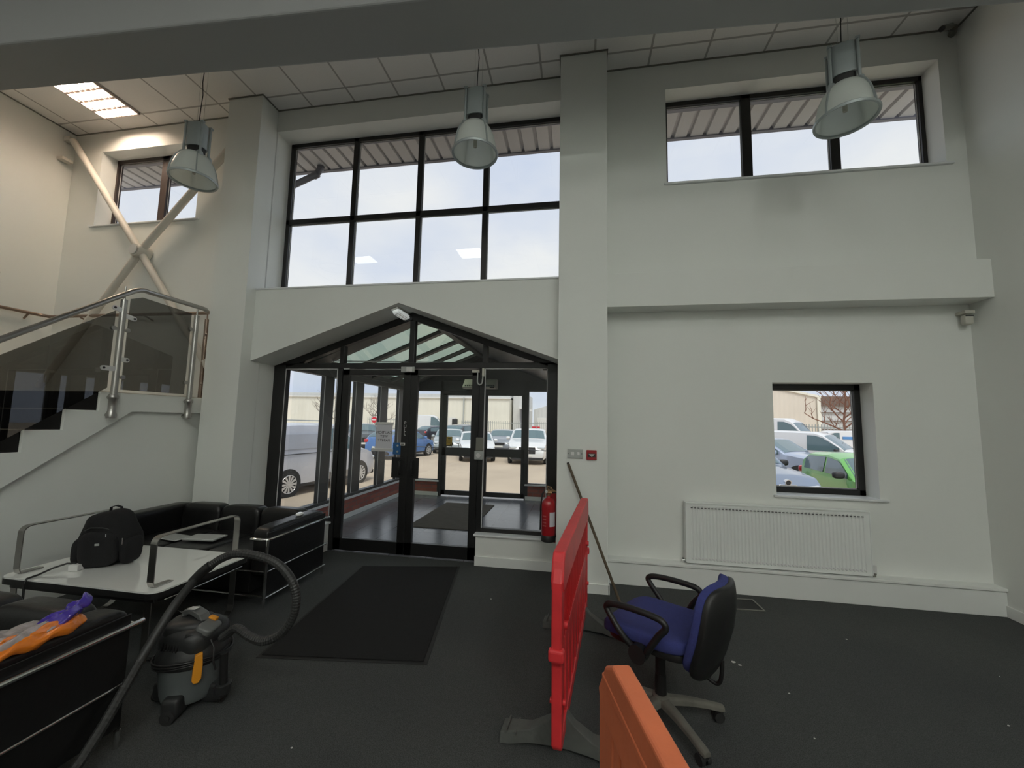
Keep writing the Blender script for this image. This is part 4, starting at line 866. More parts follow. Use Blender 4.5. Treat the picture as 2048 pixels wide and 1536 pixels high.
for a_ in (-72, 10, 108, 190):
    a_ = math.radians(a_); c_, s_ = math.cos(a_), math.sin(a_)
    q = MB(); q.sup((vx+c_*.132, vy+s_*.132, .066), (.050, .045, .050), 5, rot=(0, 0, a_)); hb = q.build('wheel_housing', M['vacdark'], vc, smooth=True)
    d = Vector((c_, s_, 0)); p = Vector((vx+c_*.150, vy+s_*.150, .034))
    q = MB(); q.cyl(p-d*.008, p+d*.038, .034, seg=22); q.cyl(p+d*.038, p+d*.044, .016, seg=16); q.build('castor_wheel', M['rubber'], hb, smooth=True)
q = MB(); q.cyl((vx+.215, vy-.01, .10), (vx+.212, vy-.02, .285), .021, .019); q.build('crevice_tool', M['black'], vc, smooth=True)
q = MB(); q.cyl((vx+.215, vy-.01, .075), (vx+.215, vy-.01, .125), .034, .040); q.cbox((vx+.195, vy-.0, .075), (.05, .06, .05)); q.build('tool_holder', M['vacdark'], vc, smooth=False, bevel=.004)
def catmull(P, n=8):
    P = [Vector(p) for p in P]; Q = [P[0]*2-P[1]] + P + [P[-1]*2-P[-2]]; out = []
    for i in range(1, len(Q)-2):
        a, b, c, d = Q[i-1], Q[i], Q[i+1], Q[i+2]
        for k in range(n): t = k/n; out.append(.5*((2*b) + (c-a)*t + (2*a-5*b+4*c-d)*t*t + (3*b-a-3*c+d)*t**3))
    out.append(P[-1]); return out
hp = catmull([(vx+.15, vy+.02, .335), (vx+.195, vy+.015, .365), (-1.855, 2.03, .407), (-1.76, 2.01, .385), (-1.66, 2.0, .375), (-1.56, 2.0, .42), (-1.495, 2.0, .51), (-1.48, 2.0, .61), (-1.515, 2.0, .70), (-1.60, 2.0, .775), (-1.72, 2.0, .81), (-1.86, 2.0, .815), (-1.95, 1.99, .785), (-2.02, 1.97, .735)], 14)
q = MB(); q.sweep(hp, .021, radii=[1+.09*(i % 2) for i in range(len(hp))]); q.build('hose', M['hose'], vc, smooth=False)
q = MB(); q.sweep(catmull([(-2.00, 1.975, .750), (-2.04, 1.965, .715), (-2.08, 1.95, .665)], 6), .026); q.build('hose_collar', M['black'], vc, smooth=True)
q = MB(); q.sweep(catmull([(-2.06, 1.955, .690), (-2.115, 1.90, .575), (-2.12, 1.82, .47), (-2.115, 1.74, .37)], 6), .0215); q.build('wand', M['hose'], vc, smooth=True)
hp = catmull([(-2.115, 1.745, .375), (-2.110, 1.66, .255), (-2.105, 1.58, .150), (-2.10, 1.49, .06), (-2.10, 1.38, .026), (-2.10, 1.2, .026)], 12)
q = MB(); q.sweep(hp, .021, radii=[1+.09*(i % 2) for i in range(len(hp))]); q.build('floor_hose', M['hose'], vc, smooth=False)

# ------------------------------------------------------------------ office chair
ch = thing('office_chair', 'blue swivel office chair with black arms and dusty five-star base', 'chair', (.455, 2.40, 0), math.radians(147))
# local frame: forward = +x, left = +y
B = dict(parent=ch, local=True)
q = MB(); q.sup((.02, 0, .468), (.245, .235, .045), 4.2, nu=44, nv=18, fn=lambda v: Vector((v.x, v.y, v.z - .045*max(0, (v.x-.12)/.12)**2*.5 + .02*(v.y/.235)**2 + .015*(min(0, v.x)/.245)**2)))
q.build('seat', M['blue'], smooth=True, **B)
q = MB(); q.sup((.01, 0, .438), (.225, .215, .028), 4.5, nu=36, nv=10, fn=lambda v: Vector((v.x, v.y, v.z - .02*max(0, (v.x-.12)/.12)**2*.5))); q.build('seat_pan', M['black'], smooth=True, **B)
tl_ = .22; bm4 = Matrix.Translation((-.285, 0, .572)) @ Matrix.Rotation(-tl_, 4, 'Y')
def bkf(v): k = 1 - .10*(v.z/.25)**2 - .06*max(0, v.z)/.25; return Vector((v.x + .10*(v.y/.22)**2*.6 - .03*math.cos(v.z*7), v.y*k, v.z))
q = MB(); q.sup((.012, 0, 0), (.038, .215, .228), 4.0, nu=44, nv=22, fn=bkf, mtx=bm4); q.build('backrest', M['blue'], smooth=True, **B)
q = MB(); q.sup((-.022, 0, -.005), (.024, .220, .233), 4.4, nu=44, nv=22, fn=bkf, mtx=bm4); q.build('back_shell', M['black'], smooth=True, **B)
for sy in (-1, 1):
    y_ = sy*.265; ar = catmull([(.035, y_-sy*.03, .425), (.10, y_, .50), (.165, y_, .575), (.18, y_, .605), (.15, y_, .625), (.06, y_, .635), (-.06, y_, .635), (-.12, y_, .625), (-.135, y_, .595), (-.10, y_, .55), (-.045, y_-sy*.0, .46), (-.02, y_-sy*.03, .425)], 6)
    q = MB(); q.sweep(ar, [(.013*math.cos(2*PI*k/10), .019*math.sin(2*PI*k/10)) for k in range(10)], up=(0, 1, 0)) if False else q.sweep(ar, .0165); ao = q.build('armrest', M['black'], smooth=True, **B)
    q = MB(); q.cyl((.01, y_-sy*.045, .425), (.01, y_+sy*.008, .425), .045, seg=24); q.build('arm_knob', M['black'], parent=ao, smooth=True, local=True)
q = MB(); q.cbox((0, 0, .405), (.20, .12, .05)); q.cbox((0, .0, .418), (.06, .48, .02)); q.build('tilt_mechanism', M['black'], bevel=.01, **B)
q = MB(); q.sweep(catmull([(-.06, 0, .40), (-.16, 0, .355), (-.27, 0, .295), (-.305, 0, .30), (-.315, 0, .34), (-.318, 0, .42)], 6), [(-.004, -.022), (-.004, .022), (.004, .022), (.004, -.022)], up=(0, 1, 0)) if False else q.sweep(catmull([(-.06, 0, .40), (-.16, 0, .35), (-.26, 0, .300), (-.295, 0, .305), (-.308, 0, .35), (-.312, 0, .42)], 6), .010)
q.build('back_spring_bar', M['black'], smooth=True, **B)
q = MB(); q.cyl((0, 0, .20), (0, 0, .385), .027, seg=20); q.cyl((0, 0, .10), (0, 0, .23), .032, .029, seg=20); q.build('gas_column', M['black'], smooth=True, **B)
q = MB(); q.cyl((0, -.05, .41), (.02, -.11, .40), .006); q.cyl((.02, -.11, .40), (.022, -.125, .398), .017); q.build('lever', M['black'], smooth=True, **B)
q = MB(); q.lathe([(.001, .075), (.045, .078), (.045, .118), (.034, .128)], seg=20); q.build('hub', M['dustgrey'], smooth=True, **B)
rz0 = ch.rotation_euler.z
for k in range(5):
    a_ = math.radians(8+72*k) - rz0; c_, s_ = math.cos(a_), math.sin(a_); m_ = Matrix.Rotation(a_, 4, 'Z')
    q = MB(); sec = [(.03, .115, .032, .034), (.14, .108, .026, .030), (.24, .092, .022, .026), (.31, .078, .024, .024), (.335, .072, .020, .020)]; rings = []
    for r_, z_, w_, h_ in sec: rings.append(q.vs([(r_, -w_, z_-h_), (r_, -w_*.9, z_-.006), (r_, -w_*.5, z_+.004), (r_, w_*.5, z_+.004), (r_, w_*.9, z_-.006), (r_, w_, z_-h_)]))
    for A_, B_ in zip(rings, rings[1:]):
        for j in range(6): q.face([A_[j], A_[(j+1) % 6], B_[(j+1) % 6], B_[j]])
    q.face(rings[0][::-1]); q.face(rings[-1]); q.bm.transform(m_); lg = q.build('base_leg', M['dustgrey'], smooth=False, bevel=.004, **B)
    wc = Vector((.318, 0, .026)); q = MB()
    for sy in (-1, 1): q.cyl((wc.x-.015, wc.y+sy*.006, wc.z), (wc.x-.015, wc.y+sy*.026, wc.z), .0255, seg=20)
    q.cyl((wc.x, 0, wc.z+.01), (wc.x, 0, .07), .008); q.cbox((wc.x-.01, 0, .040), (.035, .030, .022)); q.bm.transform(m_); q.build('castor', M['rubber'], parent=lg, smooth=False, local=True)

# ------------------------------------------------------------------ plastic barriers
def barrier(name, label, Ln, Hh, m1, m2, loc, rz, feet, T=.024, rtop=.50, ribs=True, ch=.06):
    t = thing(name, label, 'barrier', loc, rz); B = dict(parent=t, local=True); h2 = Ln/2
    # hollow-moulded body: rails, end posts, recessed panel, ribs, tapered slots, all one moulding
    q = MB(); zb = .10
    q.prism([(-h2+.02, Hh-.17), (-h2+.0, Hh-.12), (-h2+ch*.5, Hh-.035), (-h2+ch, Hh), (h2-.06, Hh), (h2-.03, Hh-.02), (h2, Hh-.12), (h2-.02, Hh-.17)], 'y', -T*1.25, T*1.25)
    q.prism([(-h2-.010, .50), (-h2-.010, Hh-.12), (-h2+ch*.45, Hh-.05), (-h2+.07+ch*.4, Hh-.04), (-h2+.07, zb+.02), (-h2+.045, zb), (-h2+.02, zb+.03), (-h2+.005, .48)], 'y', -T, T)
    q.prism([(h2-.005, .48), (h2-.02, zb+.03), (h2-.045, zb), (h2-.07, zb+.02), (h2-.07, Hh-.03), (h2-.02, Hh-.03), (h2+.01, Hh-.12), (h2+.01, .50)], 'y', -T, T)
    q.box(-h2+.05, h2-.05, -T, T, zb, zb+.07)
    q.build('body', m1, bevel=.009, seg=3, **B)
    q = MB(); q.box(-h2+.06, h2-.06, -T*.45, T*.45, zb+.03, Hh-.10); q.build('web_panel', m2, bevel=.004, **B)
    n = 9; sp = (Ln-.16)/n; q = MB()
    for k in range(n+1):
        xc = -h2+.08+sp*k; q.prism([(xc-sp/2+.055, zb+.05), (xc+sp/2-.055, zb+.05), (xc+sp/2-.003, rtop), (xc+sp/2-.003, rtop+.05), (xc-sp/2+.003, rtop+.05), (xc-sp/2+.003, rtop)], 'y', -T*.82, T*.82)
    q.build('tapered_bars', m1, bevel=.006, **B)
    if ribs:
        q = MB()
        for k in range(26):
            xc = -h2+.10+(Ln-.2)*k/25
            for sy in (-1, 1): q.box(xc-.007, xc+.007, min(sy*T*.45, sy*T*.75), max(sy*T*.45, sy*T*.75), rtop+.04, Hh-.12)
        q.build('ribs', m2, bevel=.002, **B)
    else:
        q = MB(); q.box(-h2+.05, h2-.05, -T*.82, T*.82, rtop+.04, Hh-.10); q.build('upper_face', m1, bevel=.004, **B)
        for sy in (-1, 1): MB().box(-h2+.04, h2-.04, min(sy*T*.8, sy*T*1.35), max(sy*T*.8, sy*T*1.35), Hh-.085, Hh-.06).build('moulded_ridge', m1, bevel=.005, **B)
    for sx in (-1, 1):
        q = MB(); q.box(sx*h2-.022, sx*h2+.022, -T*1.5, T*1.5, .505, .56) ; q.build('connector_lug', m1, bevel=.012, seg=3, **B)
        q = MB(); q.cyl((sx*(h2-.10), -T*1.6, .62), (sx*(h2-.10), T*1.6, .62), .018); q.build('pin', m1, smooth=True, **B)
        q = MB(); q.cyl((sx*(h2-.06), -T*1.5, .30), (sx*(h2-.06), T*1.5, .30), .013); q.build('pin', m1, smooth=True, **B)
    for fx in feet:
        q = MB(); prf = [(-.30, .0), (-.30, .045), (-.25, .055), (-.15, .075), (-.06, .13), (-.03, .165), (.03, .165), (.06, .13), (.15, .075), (.25, .055), (.30, .045), (.30, 0), (.20, .0), (.16, .018), (-.16, .018), (-.20, 0)]
        # split into strips so the concave outline stays clean
        top = prf[1:11]
        for (u0, v0), (u1, v1) in zip(top, top[1:]):
            b0 = 0 if abs(u0) > .17 else .018; b1 = 0 if abs(u1) > .17 else .018
            w0 = .032+.03*max(0, abs(u0)-.05)/.25; w1 = .032+.03*max(0, abs(u1)-.05)/.25
            v = q.vs([(fx-w0, u0, b0), (fx+w0, u0, b0), (fx+w0*.8, u0, v0), (fx-w0*.8, u0, v0), (fx-w1, u1, b1), (fx+w1, u1, b1), (fx+w1*.8, u1, v1), (fx-w1*.8, u1, v1)])
            for f_ in ((0, 1, 2, 3), (7, 6, 5, 4), (0, 4, 5, 1), (1, 5, 6, 2), (2, 6, 7, 3), (3, 7, 4, 0)): q.face([v[i] for i in f_])
        for u in (-.27, -.22, .22, .27): q.box(fx-.055, fx+.055, u-.006, u+.006, .045, .062)
        bmesh.ops.remove_doubles(q.bm, verts=q.bm.verts[:], dist=.0005)
        q.build('foot', M['foot'], bevel=.005, **B)
    return t
def aim(a, b): return ((a[0]+b[0])/2, (a[1]+b[1])/2, 0), math.atan2(b[1]-a[1], b[0]-a[0]), math.dist(a, b)
c_, rz_, ln_ = aim((-.088, 1.90), (.066, 3.42))
barrier('safety_barrier', 'bright red plastic pedestrian safety barrier standing on dusty rubber feet', ln_, .965, M['redp'], M['redin'], c_, rz_, (-ln_/2+.20, ln_/2-.19))
c_, rz_, ln_ = aim((.083, 1.185), (.420, -.26))
barrier('safety_barrier', 'orange plastic safety barrier cut off at the bottom edge, nearest the viewer', ln_, .985, M['orange'], M['orangein'], c_, rz_, (-ln_/2+.45, ln_/2-.20), T=.0195, rtop=.78, ribs=False, ch=.12)

# ------------------------------------------------------------------ outside: yard, warehouses, fence, trees
GZ = -.5
struct(MB().box(-90, 90, 4.62, 130, GZ-.3, GZ).build('ground', M['yard'], local=True))
struct(MB().box(PX0-.25, PX1+.25, 4.7, PY1+1.1, GZ, -.13).build('trim_20', M['concrete']))
M['wallout'] = mat('outside_brick_red', (.25, .09, .07), .9)
def wh(name, label, cat, x0, x1, y0, y1, zt, m, fas=.9, apex=None):
    t = thing(name, label, cat, ((x0+x1)/2, (y0+y1)/2, GZ)); q = MB()
    if apex: q.prism([(x0, GZ), (x1, GZ), (x1, zt), ((x0+x1)/2, apex), (x0, zt)], 'y', y0, y1)
    else: q.box(x0, x1, y0, y1, GZ, zt)
    q.build('cladding', m, t)
    return t
t = wh('warehouse', 'long cream ribbed warehouse filling the view through the entrance doors', 'building', -95, -13.4, 78, 100, 5.95, M['cladcream'])
MB().box(-95.2, -13.1, 77.7, 78, 5.95, 6.25).build('fascia', M['white'], t); MB().box(-95, -13.3, 78.3, 100, 6.25, 6.9).build('roof', M['cladgrey'], t)
MB().box(-26.0, -24.4, 77.7, 77.9, GZ, 2.0).build('door_surround', M['white'], t); MB().box(-25.1, -24.0, 77.5, 77.75, GZ, 1.75).build('door', M['vacdark'], t)
for x in (-53.5, -22.8, -18.7): MB().box(x-.12, x+.12, 77.6, 77.9, GZ, 6.2).build('downpipe', M['lightgrey'], t)
t = wh('warehouse', 'shaded grey warehouse end with a small canopy beyond the cream one', 'building', -13.0, -9.8, 80, 87, 6.8, M['cladgrey'])
MB().prism([(-11.6, 4.5), (-9.0, 3.9), (-9.0, 3.6), (-11.6, 4.1)], 'y', 78.5, 80).build('canopy', M['white'], t)
MB().box(-11.4, -9.85, 79.8, 80, GZ, 4.0).build('bay_door', M['gutter'], t)
t = wh('warehouse', 'low pitched pale grey shed right of the entrance view', 'building', -9.6, 12, 88, 110, 4.2, M['cladgrey'], apex=7.6)
MB().box(-8.8, -5.6, 87.8, 88, GZ, 2.4).build('roller_door', M['white'], t)
# tan gable seen through the small window, with a brown-trimmed shed behind it
t = thing('warehouse', 'tan ribbed warehouse with a sloping roof line seen through the small window', 'building', (30, 60, GZ))
q = MB(); q.prism([(20, GZ), (32.5, GZ), (32.5, 5.6), (20, 8.5)], 'y', 60, 85); q.build('cladding', M['cladtan'], t)
q = MB(); q.prism([(20, 8.5), (32.7, 5.55), (32.7, 5.85), (20, 8.8)], 'y', 59.8, 85); q.build('verge_trim', M['cladcream'], t)
MB().box(32.2, 32.6, 59.75, 59.95, GZ, 5.6).build('corner_trim', M['cladcream'], t)
t = thing('warehouse', 'brown-roofed pale shed behind the bare tree in the small window view', 'building', (50, 84, GZ))
MB().box(36, 75, 80, 95, GZ, 5.6).build('cladding', M['cladgrey'], t); MB().box(36, 75, 79.6, 80, 5.4, 7.2).build('roof_edge', M['bark'], t)
for k in range(3): MB().box(36, 75, 79.7, 79.9, 1.2+k*1.5, 1.35+k*1.5).build('band', M['bark'], t)
def fence(label, x0, x1, y, zt):
    t = thing('palisade_fence', label, 'fence', ((x0+x1)/2, y, GZ)); q = MB(); x = x0
    while x < x1: q.box(x, x+.09, y, y+.02, GZ+.05, zt); x += .3
    q.build('pales', M['metalfence'], t); q = MB(); q.box(x0, x1, y+.02, y+.06, zt-.35, zt-.25); q.box(x0, x1, y+.02, y+.06, GZ+.3, GZ+.4); q.build('rails', M['metalfence'], t)
fence('tall galvanised palisade fence before the warehouses, right part', -18.5, 0, 62, 1.55); fence('tall galvanised palisade fence on the left before the cream warehouse', -36, -22.5, 64, 1.7)
fence('palisade fence behind the parked vans in the small window view', 18, 45, 48, 1.9)
def tree(label, x, y, h, m, spread, seed, nb=16, thk=.010):
    """leader with side limbs, each forking twice"""
    r = random.Random(seed); t = thing('bare_tree', label, 'tree', (x, y, GZ)); q = MB(); tr = MB()
    P5 = lambda rad: [(rad*math.cos(2*PI*k/4), rad*math.sin(2*PI*k/4)) for k in range(4)]
    lead = [Vector((x+r.uniform(-.05, .05)*k*.5, y+r.uniform(-.05, .05)*k*.5, GZ+h*k/8)) for k in range(9)]
    tr.sweep(lead, P5(h*.018), radii=[1-.1*k for k in range(9)])
    def limb(p, d, ln, rad, lv):
        pts = [p]; dd = d.copy()
        for k in range(4): dd = (dd + Vector((r.uniform(-.3, .3), r.uniform(-.3, .3), r.uniform(-.05, .22)))).normalized(); pts.append(pts[-1]+dd*ln/4)
        q.sweep(pts, P5(rad), radii=[1, .85, .7, .55, .4])
        if lv:
            for k in range(5 if lv > 1 else 4):
                a_ = r.uniform(0, 2*PI); nd = (dd*.6 + Vector((math.cos(a_), math.sin(a_), r.uniform(-.1, .6)))*.7).normalized()
                limb(pts[r.choice((1, 2, 3, 4))], nd, ln*r.uniform(.4, .62), rad*.55, lv-1)
    for k in range(nb):
        f_ = .22 + .76*k/nb; i_ = min(7, int(f_*8)); p = lead[i_].lerp(lead[i_+1], f_*8-i_); a_ = k*2.4+r.uniform(-.4, .4)
        limb(p, Vector((math.cos(a_), math.sin(a_), .35+f_*.7)).normalized(), h*spread*(1.05-f_)*.62+h*.06, h*thk*(1.1-f_), 3 if h < 6.5 and nb > 16 else 2)
    tr.build('trunk', m, t, recalc=False); q.build('branches', m, t, recalc=False)
tree('bare winter tree by the cream warehouse behind the notice', -28.0, 52, 5.2, M['bark'], .8, 3)
tree('second bare tree further left, by the silver van', -38.5, 56, 6.4, M['bark'], .7, 8)
tree('reddish bare tree seen through the small right window', 20.6, 34.8, 6.9, M['barkr'], .75, 5, nb=20, thk=.012)
tag(MB().sup((-19.0, 30.0, .22), (.45, .5, .75), 2.3, fn=lambda v: v*(1+.1*math.sin(v.x*13+v.z*9))).build('shrub', M['greendk'], smooth=True), 'yellow-green shrub behind the silver van', 'shrub')
ns = thing('no_entry_sign', 'round red no-entry sign with a white bar on a post', 'sign', (-21.8, 40, GZ))
c = (-21.7, 40, 1.42)
MB().cyl((c[0], 40.02, GZ), (c[0], 40.02, 1.4), .04).build('sign_post', M['metalfence'], ns)
MB().cyl((c[0], 40.0, c[2]), (c[0], 39.96, c[2]), .36, seg=30).build('sign_rim', M['signw'], ns); MB().cyl((c[0], 39.96, c[2]), (c[0], 39.93, c[2]), .32, seg=30).build('sign_face', M['signr'], ns); MB().box(c[0]-.23, c[0]+.23, 39.90, 39.93, c[2]-.055, c[2]+.055).build('sign_bar', M['signw'], ns)

# ------------------------------------------------------------------ vehicles
def lerp(tb, x):
    if x <= tb[0][0]: return tb[0][1]
    for (a, b), (c, d) in zip(tb, tb[1:]):
        if x <= c: return b + (d-b)*(x-a)/(c-a) if c > a else d
    return tb[-1][1]
CARP = {
 # silhouette (x forward, z), belt, windscreen span, side-glass span, width, wheel x, wheel radius
 'saloon': dict(L=4.6, W=1.82, top=[(-2.3, .75), (-2.22, .98), (-1.75, 1.05), (-.95, 1.40), (-.2, 1.46), (.35, 1.40), (1.05, 1.02), (1.9, .88), (2.2, .72), (2.3, .5)], belt=.95, ws=(.35, 1.05), rs=(-1.72, -.95), sg=(-1.45, .85), wx=(-1.4, 1.38), wr=.33),
 'hatch': dict(L=4.2, W=1.79, top=[(-2.1, .72), (-2.05, 1.05), (-1.75, 1.25), (-1.35, 1.44), (-.3, 1.48), (.3, 1.42), (1.0, 1.04), (1.75, .90), (2.02, .72), (2.1, .5)], belt=.98, ws=(.3, 1.0), rs=(-2.0, -1.4), sg=(-1.55, .8), wx=(-1.3, 1.28), wr=.32),
 'suv': dict(L=4.7, W=1.94, top=[(-2.35, .85), (-2.3, 1.15), (-2.0, 1.42), (-1.6, 1.62), (-.3, 1.68), (.35, 1.62), (1.0, 1.18), (1.95, 1.04), (2.25, .85), (2.35, .6)], belt=1.12, ws=(.35, 1.0), rs=(-2.25, -1.65), sg=(-1.75, .8), wx=(-1.42, 1.45), wr=.38),
 'van': dict(L=4.5, W=1.84, top=[(-2.25, 1.5), (-2.2, 1.86), (-1.0, 1.90), (.35, 1.88), (.62, 1.78), (1.35, 1.18), (1.95, 1.02), (2.18, .80), (2.25, .55)], belt=1.10, ws=(.62, 1.35), rs=(9, 9), sg=(.10, 1.15), wx=(-1.28, 1.36), wr=.33),
 'bigvan': dict(L=5.6, W=2.0, top=[(-2.8, 2.1), (-2.75, 2.5), (-1.0, 2.55), (.9, 2.52), (1.25, 2.35), (1.95, 1.45), (2.4, 1.25), (2.7, 1.0), (2.8, .6)], belt=1.35, ws=(1.25, 1.95), rs=(9, 9), sg=(.6, 1.75), wx=(-1.6, 1.8), wr=.35),
}
_carm = {}
def paint(n, c):
    if n not in _carm: _carm[n] = mat('car_paint_'+n, c, .32, .25, coat=.8)
    return _carm[n]
def car(kind, name, label, cat, x, y, heading, pn, pc, group=None, plate=None):
    K = CARP[kind]; t = thing(name, label, cat, (x, y, GZ), heading, group); B = dict(parent=t, local=True); Lh, Wh = K['L']/2, K['W']/2; top = K['top']
    def wid(X): return Wh*(1 - .10*abs(X/Lh)**4 - .08*max(0, abs(X/Lh)-.85)/.15)
    def sec(X, off=0):
        zt = lerp(top, X); zb = min(K['belt'], zt-.05); w = wid(X)+off; cab = zt > K['belt']+.08; tum = (zt-zb)*(.10 if 'van' in kind else .26) if cab else .06
        wr_ = w-tum; zl = .20 if abs(X) < Lh-.1 else .30
        return [(0, zl), (w*.86, zl), (w*.985, zl+.10), (w, (zl+zb)/2), (w*.985, zb), (wr_+.012, zt-.055+off), (wr_*.90, zt-.010+off), (wr_*.5, zt+.012+off), (0, zt+.018+off)]
    xs = sorted(set([round(-Lh+K['L']*k/30, 3) for k in range(31)] + [p[0] for p in top]))
    q = MB(); rings = []
    for X in xs: s_ = sec(X); rings.append(q.vs([(X, yy, z) for yy, z in s_] + [(X, -yy, z) for yy, z in s_[-2:0:-1]]))
    for a, b in zip(rings, rings[1:]):
        n = len(a)
        for k in range(n): q.face([a[k], a[(k+1) % n], b[(k+1) % n], b[k]])
    q.face(rings[0][::-1]); q.face(rings[-1]); q.build('body', paint(pn, pc), smooth=True, **B)
    # glass laid just proud of the body
    def strip(i0, i1, xa, xb, f0, f1, mm, nm, sy=None, n=8):
        q = MB(); prev = None
        for k in range(n+1):
            X = xa+(xb-xa)*k/n; s_ = sec(X, .010); a, b = s_[i0], s_[i1]
            pa = (X, a[0]+(b[0]-a[0])*f0, a[1]+(b[1]-a[1])*f0); pb = (X, a[0]+(b[0]-a[0])*f1, a[1]+(b[1]-a[1])*f1)
            if sy: pa = (pa[0], sy*pa[1], pa[2]); pb = (pb[0], sy*pb[1], pb[2])
            cur = q.vs([pa, pb])
            if prev: q.face([prev[0], cur[0], cur[1], prev[1]])
            prev = cur
        return q.build(nm, mm, recalc=False, **B)
    def across(xa, xb, nm):
        q = MB(); prev = None
        for k in range(9):
            X = xa+(xb-xa)*(.06+.88*k/8); s_ = sec(X, .012); pts = [(X, s_[5][0]*.90, (s_[5][1]*.4+s_[6][1]*.6)), (X, s_[6][0]*.9, s_[6][1]), (X, s_[7][0], s_[7][1]), (X, 0, s_[8][1])]
            cur = q.vs(pts + [(p[0], -p[1], p[2]) for p in pts[-2::-1]])
            if prev:
                for j in range(len(cur)-1): q.face([prev[j], cur[j], cur[j+1], prev[j+1]])
            prev = cur
        q.build(nm, M['carglass'], recalc=False, **B)
    across(*K['ws'], 'windscreen')
    if K['rs'][0] < 5: across(*K['rs'], 'rear_window')
    sa, sb = K['sg']; mid = (sa+sb)/2+.05
    for sy in (-1, 1):
        if 'van' in kind: strip(4, 5, sa, sb, .06, .88, M['carglass'], 'side_window', sy)
        else: strip(4, 5, sa, mid-.05, .08, .88, M['carglass'], 'side_window', sy); strip(4, 5, mid+.05, sb, .08, .88, M['carglass'], 'side_window', sy)
        xm = K['ws'][1]-.28; q = MB(); q.sup((xm, sy*(Wh+.11), K['belt']+.08), (.07, .11, .075), 3); q.build('door_mirror', paint(pn, pc) if kind != 'van' and pn not in ('green', 'steelblue') else M['trimblk'], smooth=True, **B)
        q = MB(); q.box(-Lh*.55, Lh*.5, sy*(Wh-.02)-.012, sy*(Wh-.02)+.03, .22, .30); q.build('sill_trim', M['trimblk'], **B)
    for wx in K['wx']:
        for sy in (-1, 1):
            w_ = wid(wx); r_ = K['wr']
            MB().cyl((wx, sy*(w_-.10), r_+.01), (wx, sy*(w_+.006), r_+.01), r_*1.16, seg=26).build('wheel_arch', M['arch'], **B)
            q = MB(); yo = sy*(w_+.022); q.cyl((wx, sy*(w_-.16), r_), (wx, yo, r_), r_, seg=28); o = q.build('wheel', M['tyre'], smooth=True, **B)
            q = MB(); ys = sorted((yo-sy*.002, yo+sy*.012))
            ns_ = 12 if kind == 'van' else 8
            for k in range(ns_):
                a_ = 2*PI*k/ns_; c_, s_ = math.cos(a_), math.sin(a_); wdt = .030 if kind == 'van' else .035
                q.prism([(wx+r_*.12*c_-wdt*.5*s_, r_+r_*.12*s_+wdt*.5*c_), (wx+r_*.12*c_+wdt*.5*s_, r_+r_*.12*s_-wdt*.5*c_), (wx+r_*.68*c_+wdt*s_, r_+r_*.68*s_-wdt*c_), (wx+r_*.68*c_-wdt*s_, r_+r_*.68*s_+wdt*c_)], 'y', *ys)
            q.cyl((wx, ys[0], r_), (wx, ys[1]+.004, r_), r_*.16, seg=14)
            ring = [(wx+r_*.69*math.cos(2*PI*k/28), (ys[0]+ys[1])/2, r_+r_*.69*math.sin(2*PI*k/28)) for k in range(28)]; q.sweep(ring, .010, closed=True, up=(0, 1, 0))
            q.build('rim', M['alloy'], parent=o, local=True)
    zf = lerp(top, Lh-.12); zr = K['belt']
    for sy in (-1, 1):
        q = MB(); q.sup((Lh-.16, sy*Wh*.68, min(zf-.05, .78 if kind != 'suv' else .92)), (.13, Wh*.20, .055), 4, rot=(0, .1, sy*-.25)); q.build('headlamp', M['lampc'], smooth=True, **B)
        q = MB(); q.sup((-Lh+.07, sy*Wh*.76, zr-.05 if 'van' not in kind else 1.0), (.07, Wh*.16, .09 if 'van' not in kind else .22), 4, rot=(0, 0, sy*.3)); q.build('tail_lamp', M['tail'], smooth=True, **B)
    q = MB(); q.box(Lh-.07, Lh+.012, -Wh*.42, Wh*.42, .52, .70 if kind != 'suv' else .84); q.build('grille', M['trimblk'], bevel=.02, **B)
    q = MB(); q.box(Lh-.10, Lh+.02, -Wh*.80, Wh*.80, .22, .36); q.build('front_bumper', M['trimblk'], bevel=.03, **B)
    q = MB(); q.box(-Lh-.02, -Lh+.10, -Wh*.80, Wh*.80, .24, .42); q.build('rear_bumper', M['trimblk'], bevel=.03, **B)
    q = MB(); q.box(Lh+.012, Lh+.025, -.26, .26, .40, .51); q.build('number_plate', M['platew'], **B)
    q = MB(); q.box(-Lh-.032, -Lh-.02, -.26, .26, .55, .66); pl_ = q.build('number_plate', M['platew'], **B)
    if plate:
        mt = Matrix.Translation((-Lh-.034, 0, .605)) @ Matrix.Rotation(-PI/2, 4, 'Z') @ Matrix.Rotation(PI/2, 4, 'X')
        cu = bpy.data.curves.new('pl', 'FONT'); cu.body = plate; cu.size = .13; cu.extrude = .001; cu.align_x = 'CENTER'; cu.align_y = 'CENTER'
        oo = bpy.data.objects.new('pl', cu); COL.objects.link(oo); me = bpy.data.meshes.new_from_object(oo.evaluated_get(bpy.context.evaluated_depsgraph_get())); bpy.data.objects.remove(oo)
        me.transform(mt); me.materials.clear(); me.materials.append(M['ink']); o2 = bpy.data.objects.new('plate_text', me); COL.objects.link(o2); o2.parent = pl_
    return t
D = math.radians
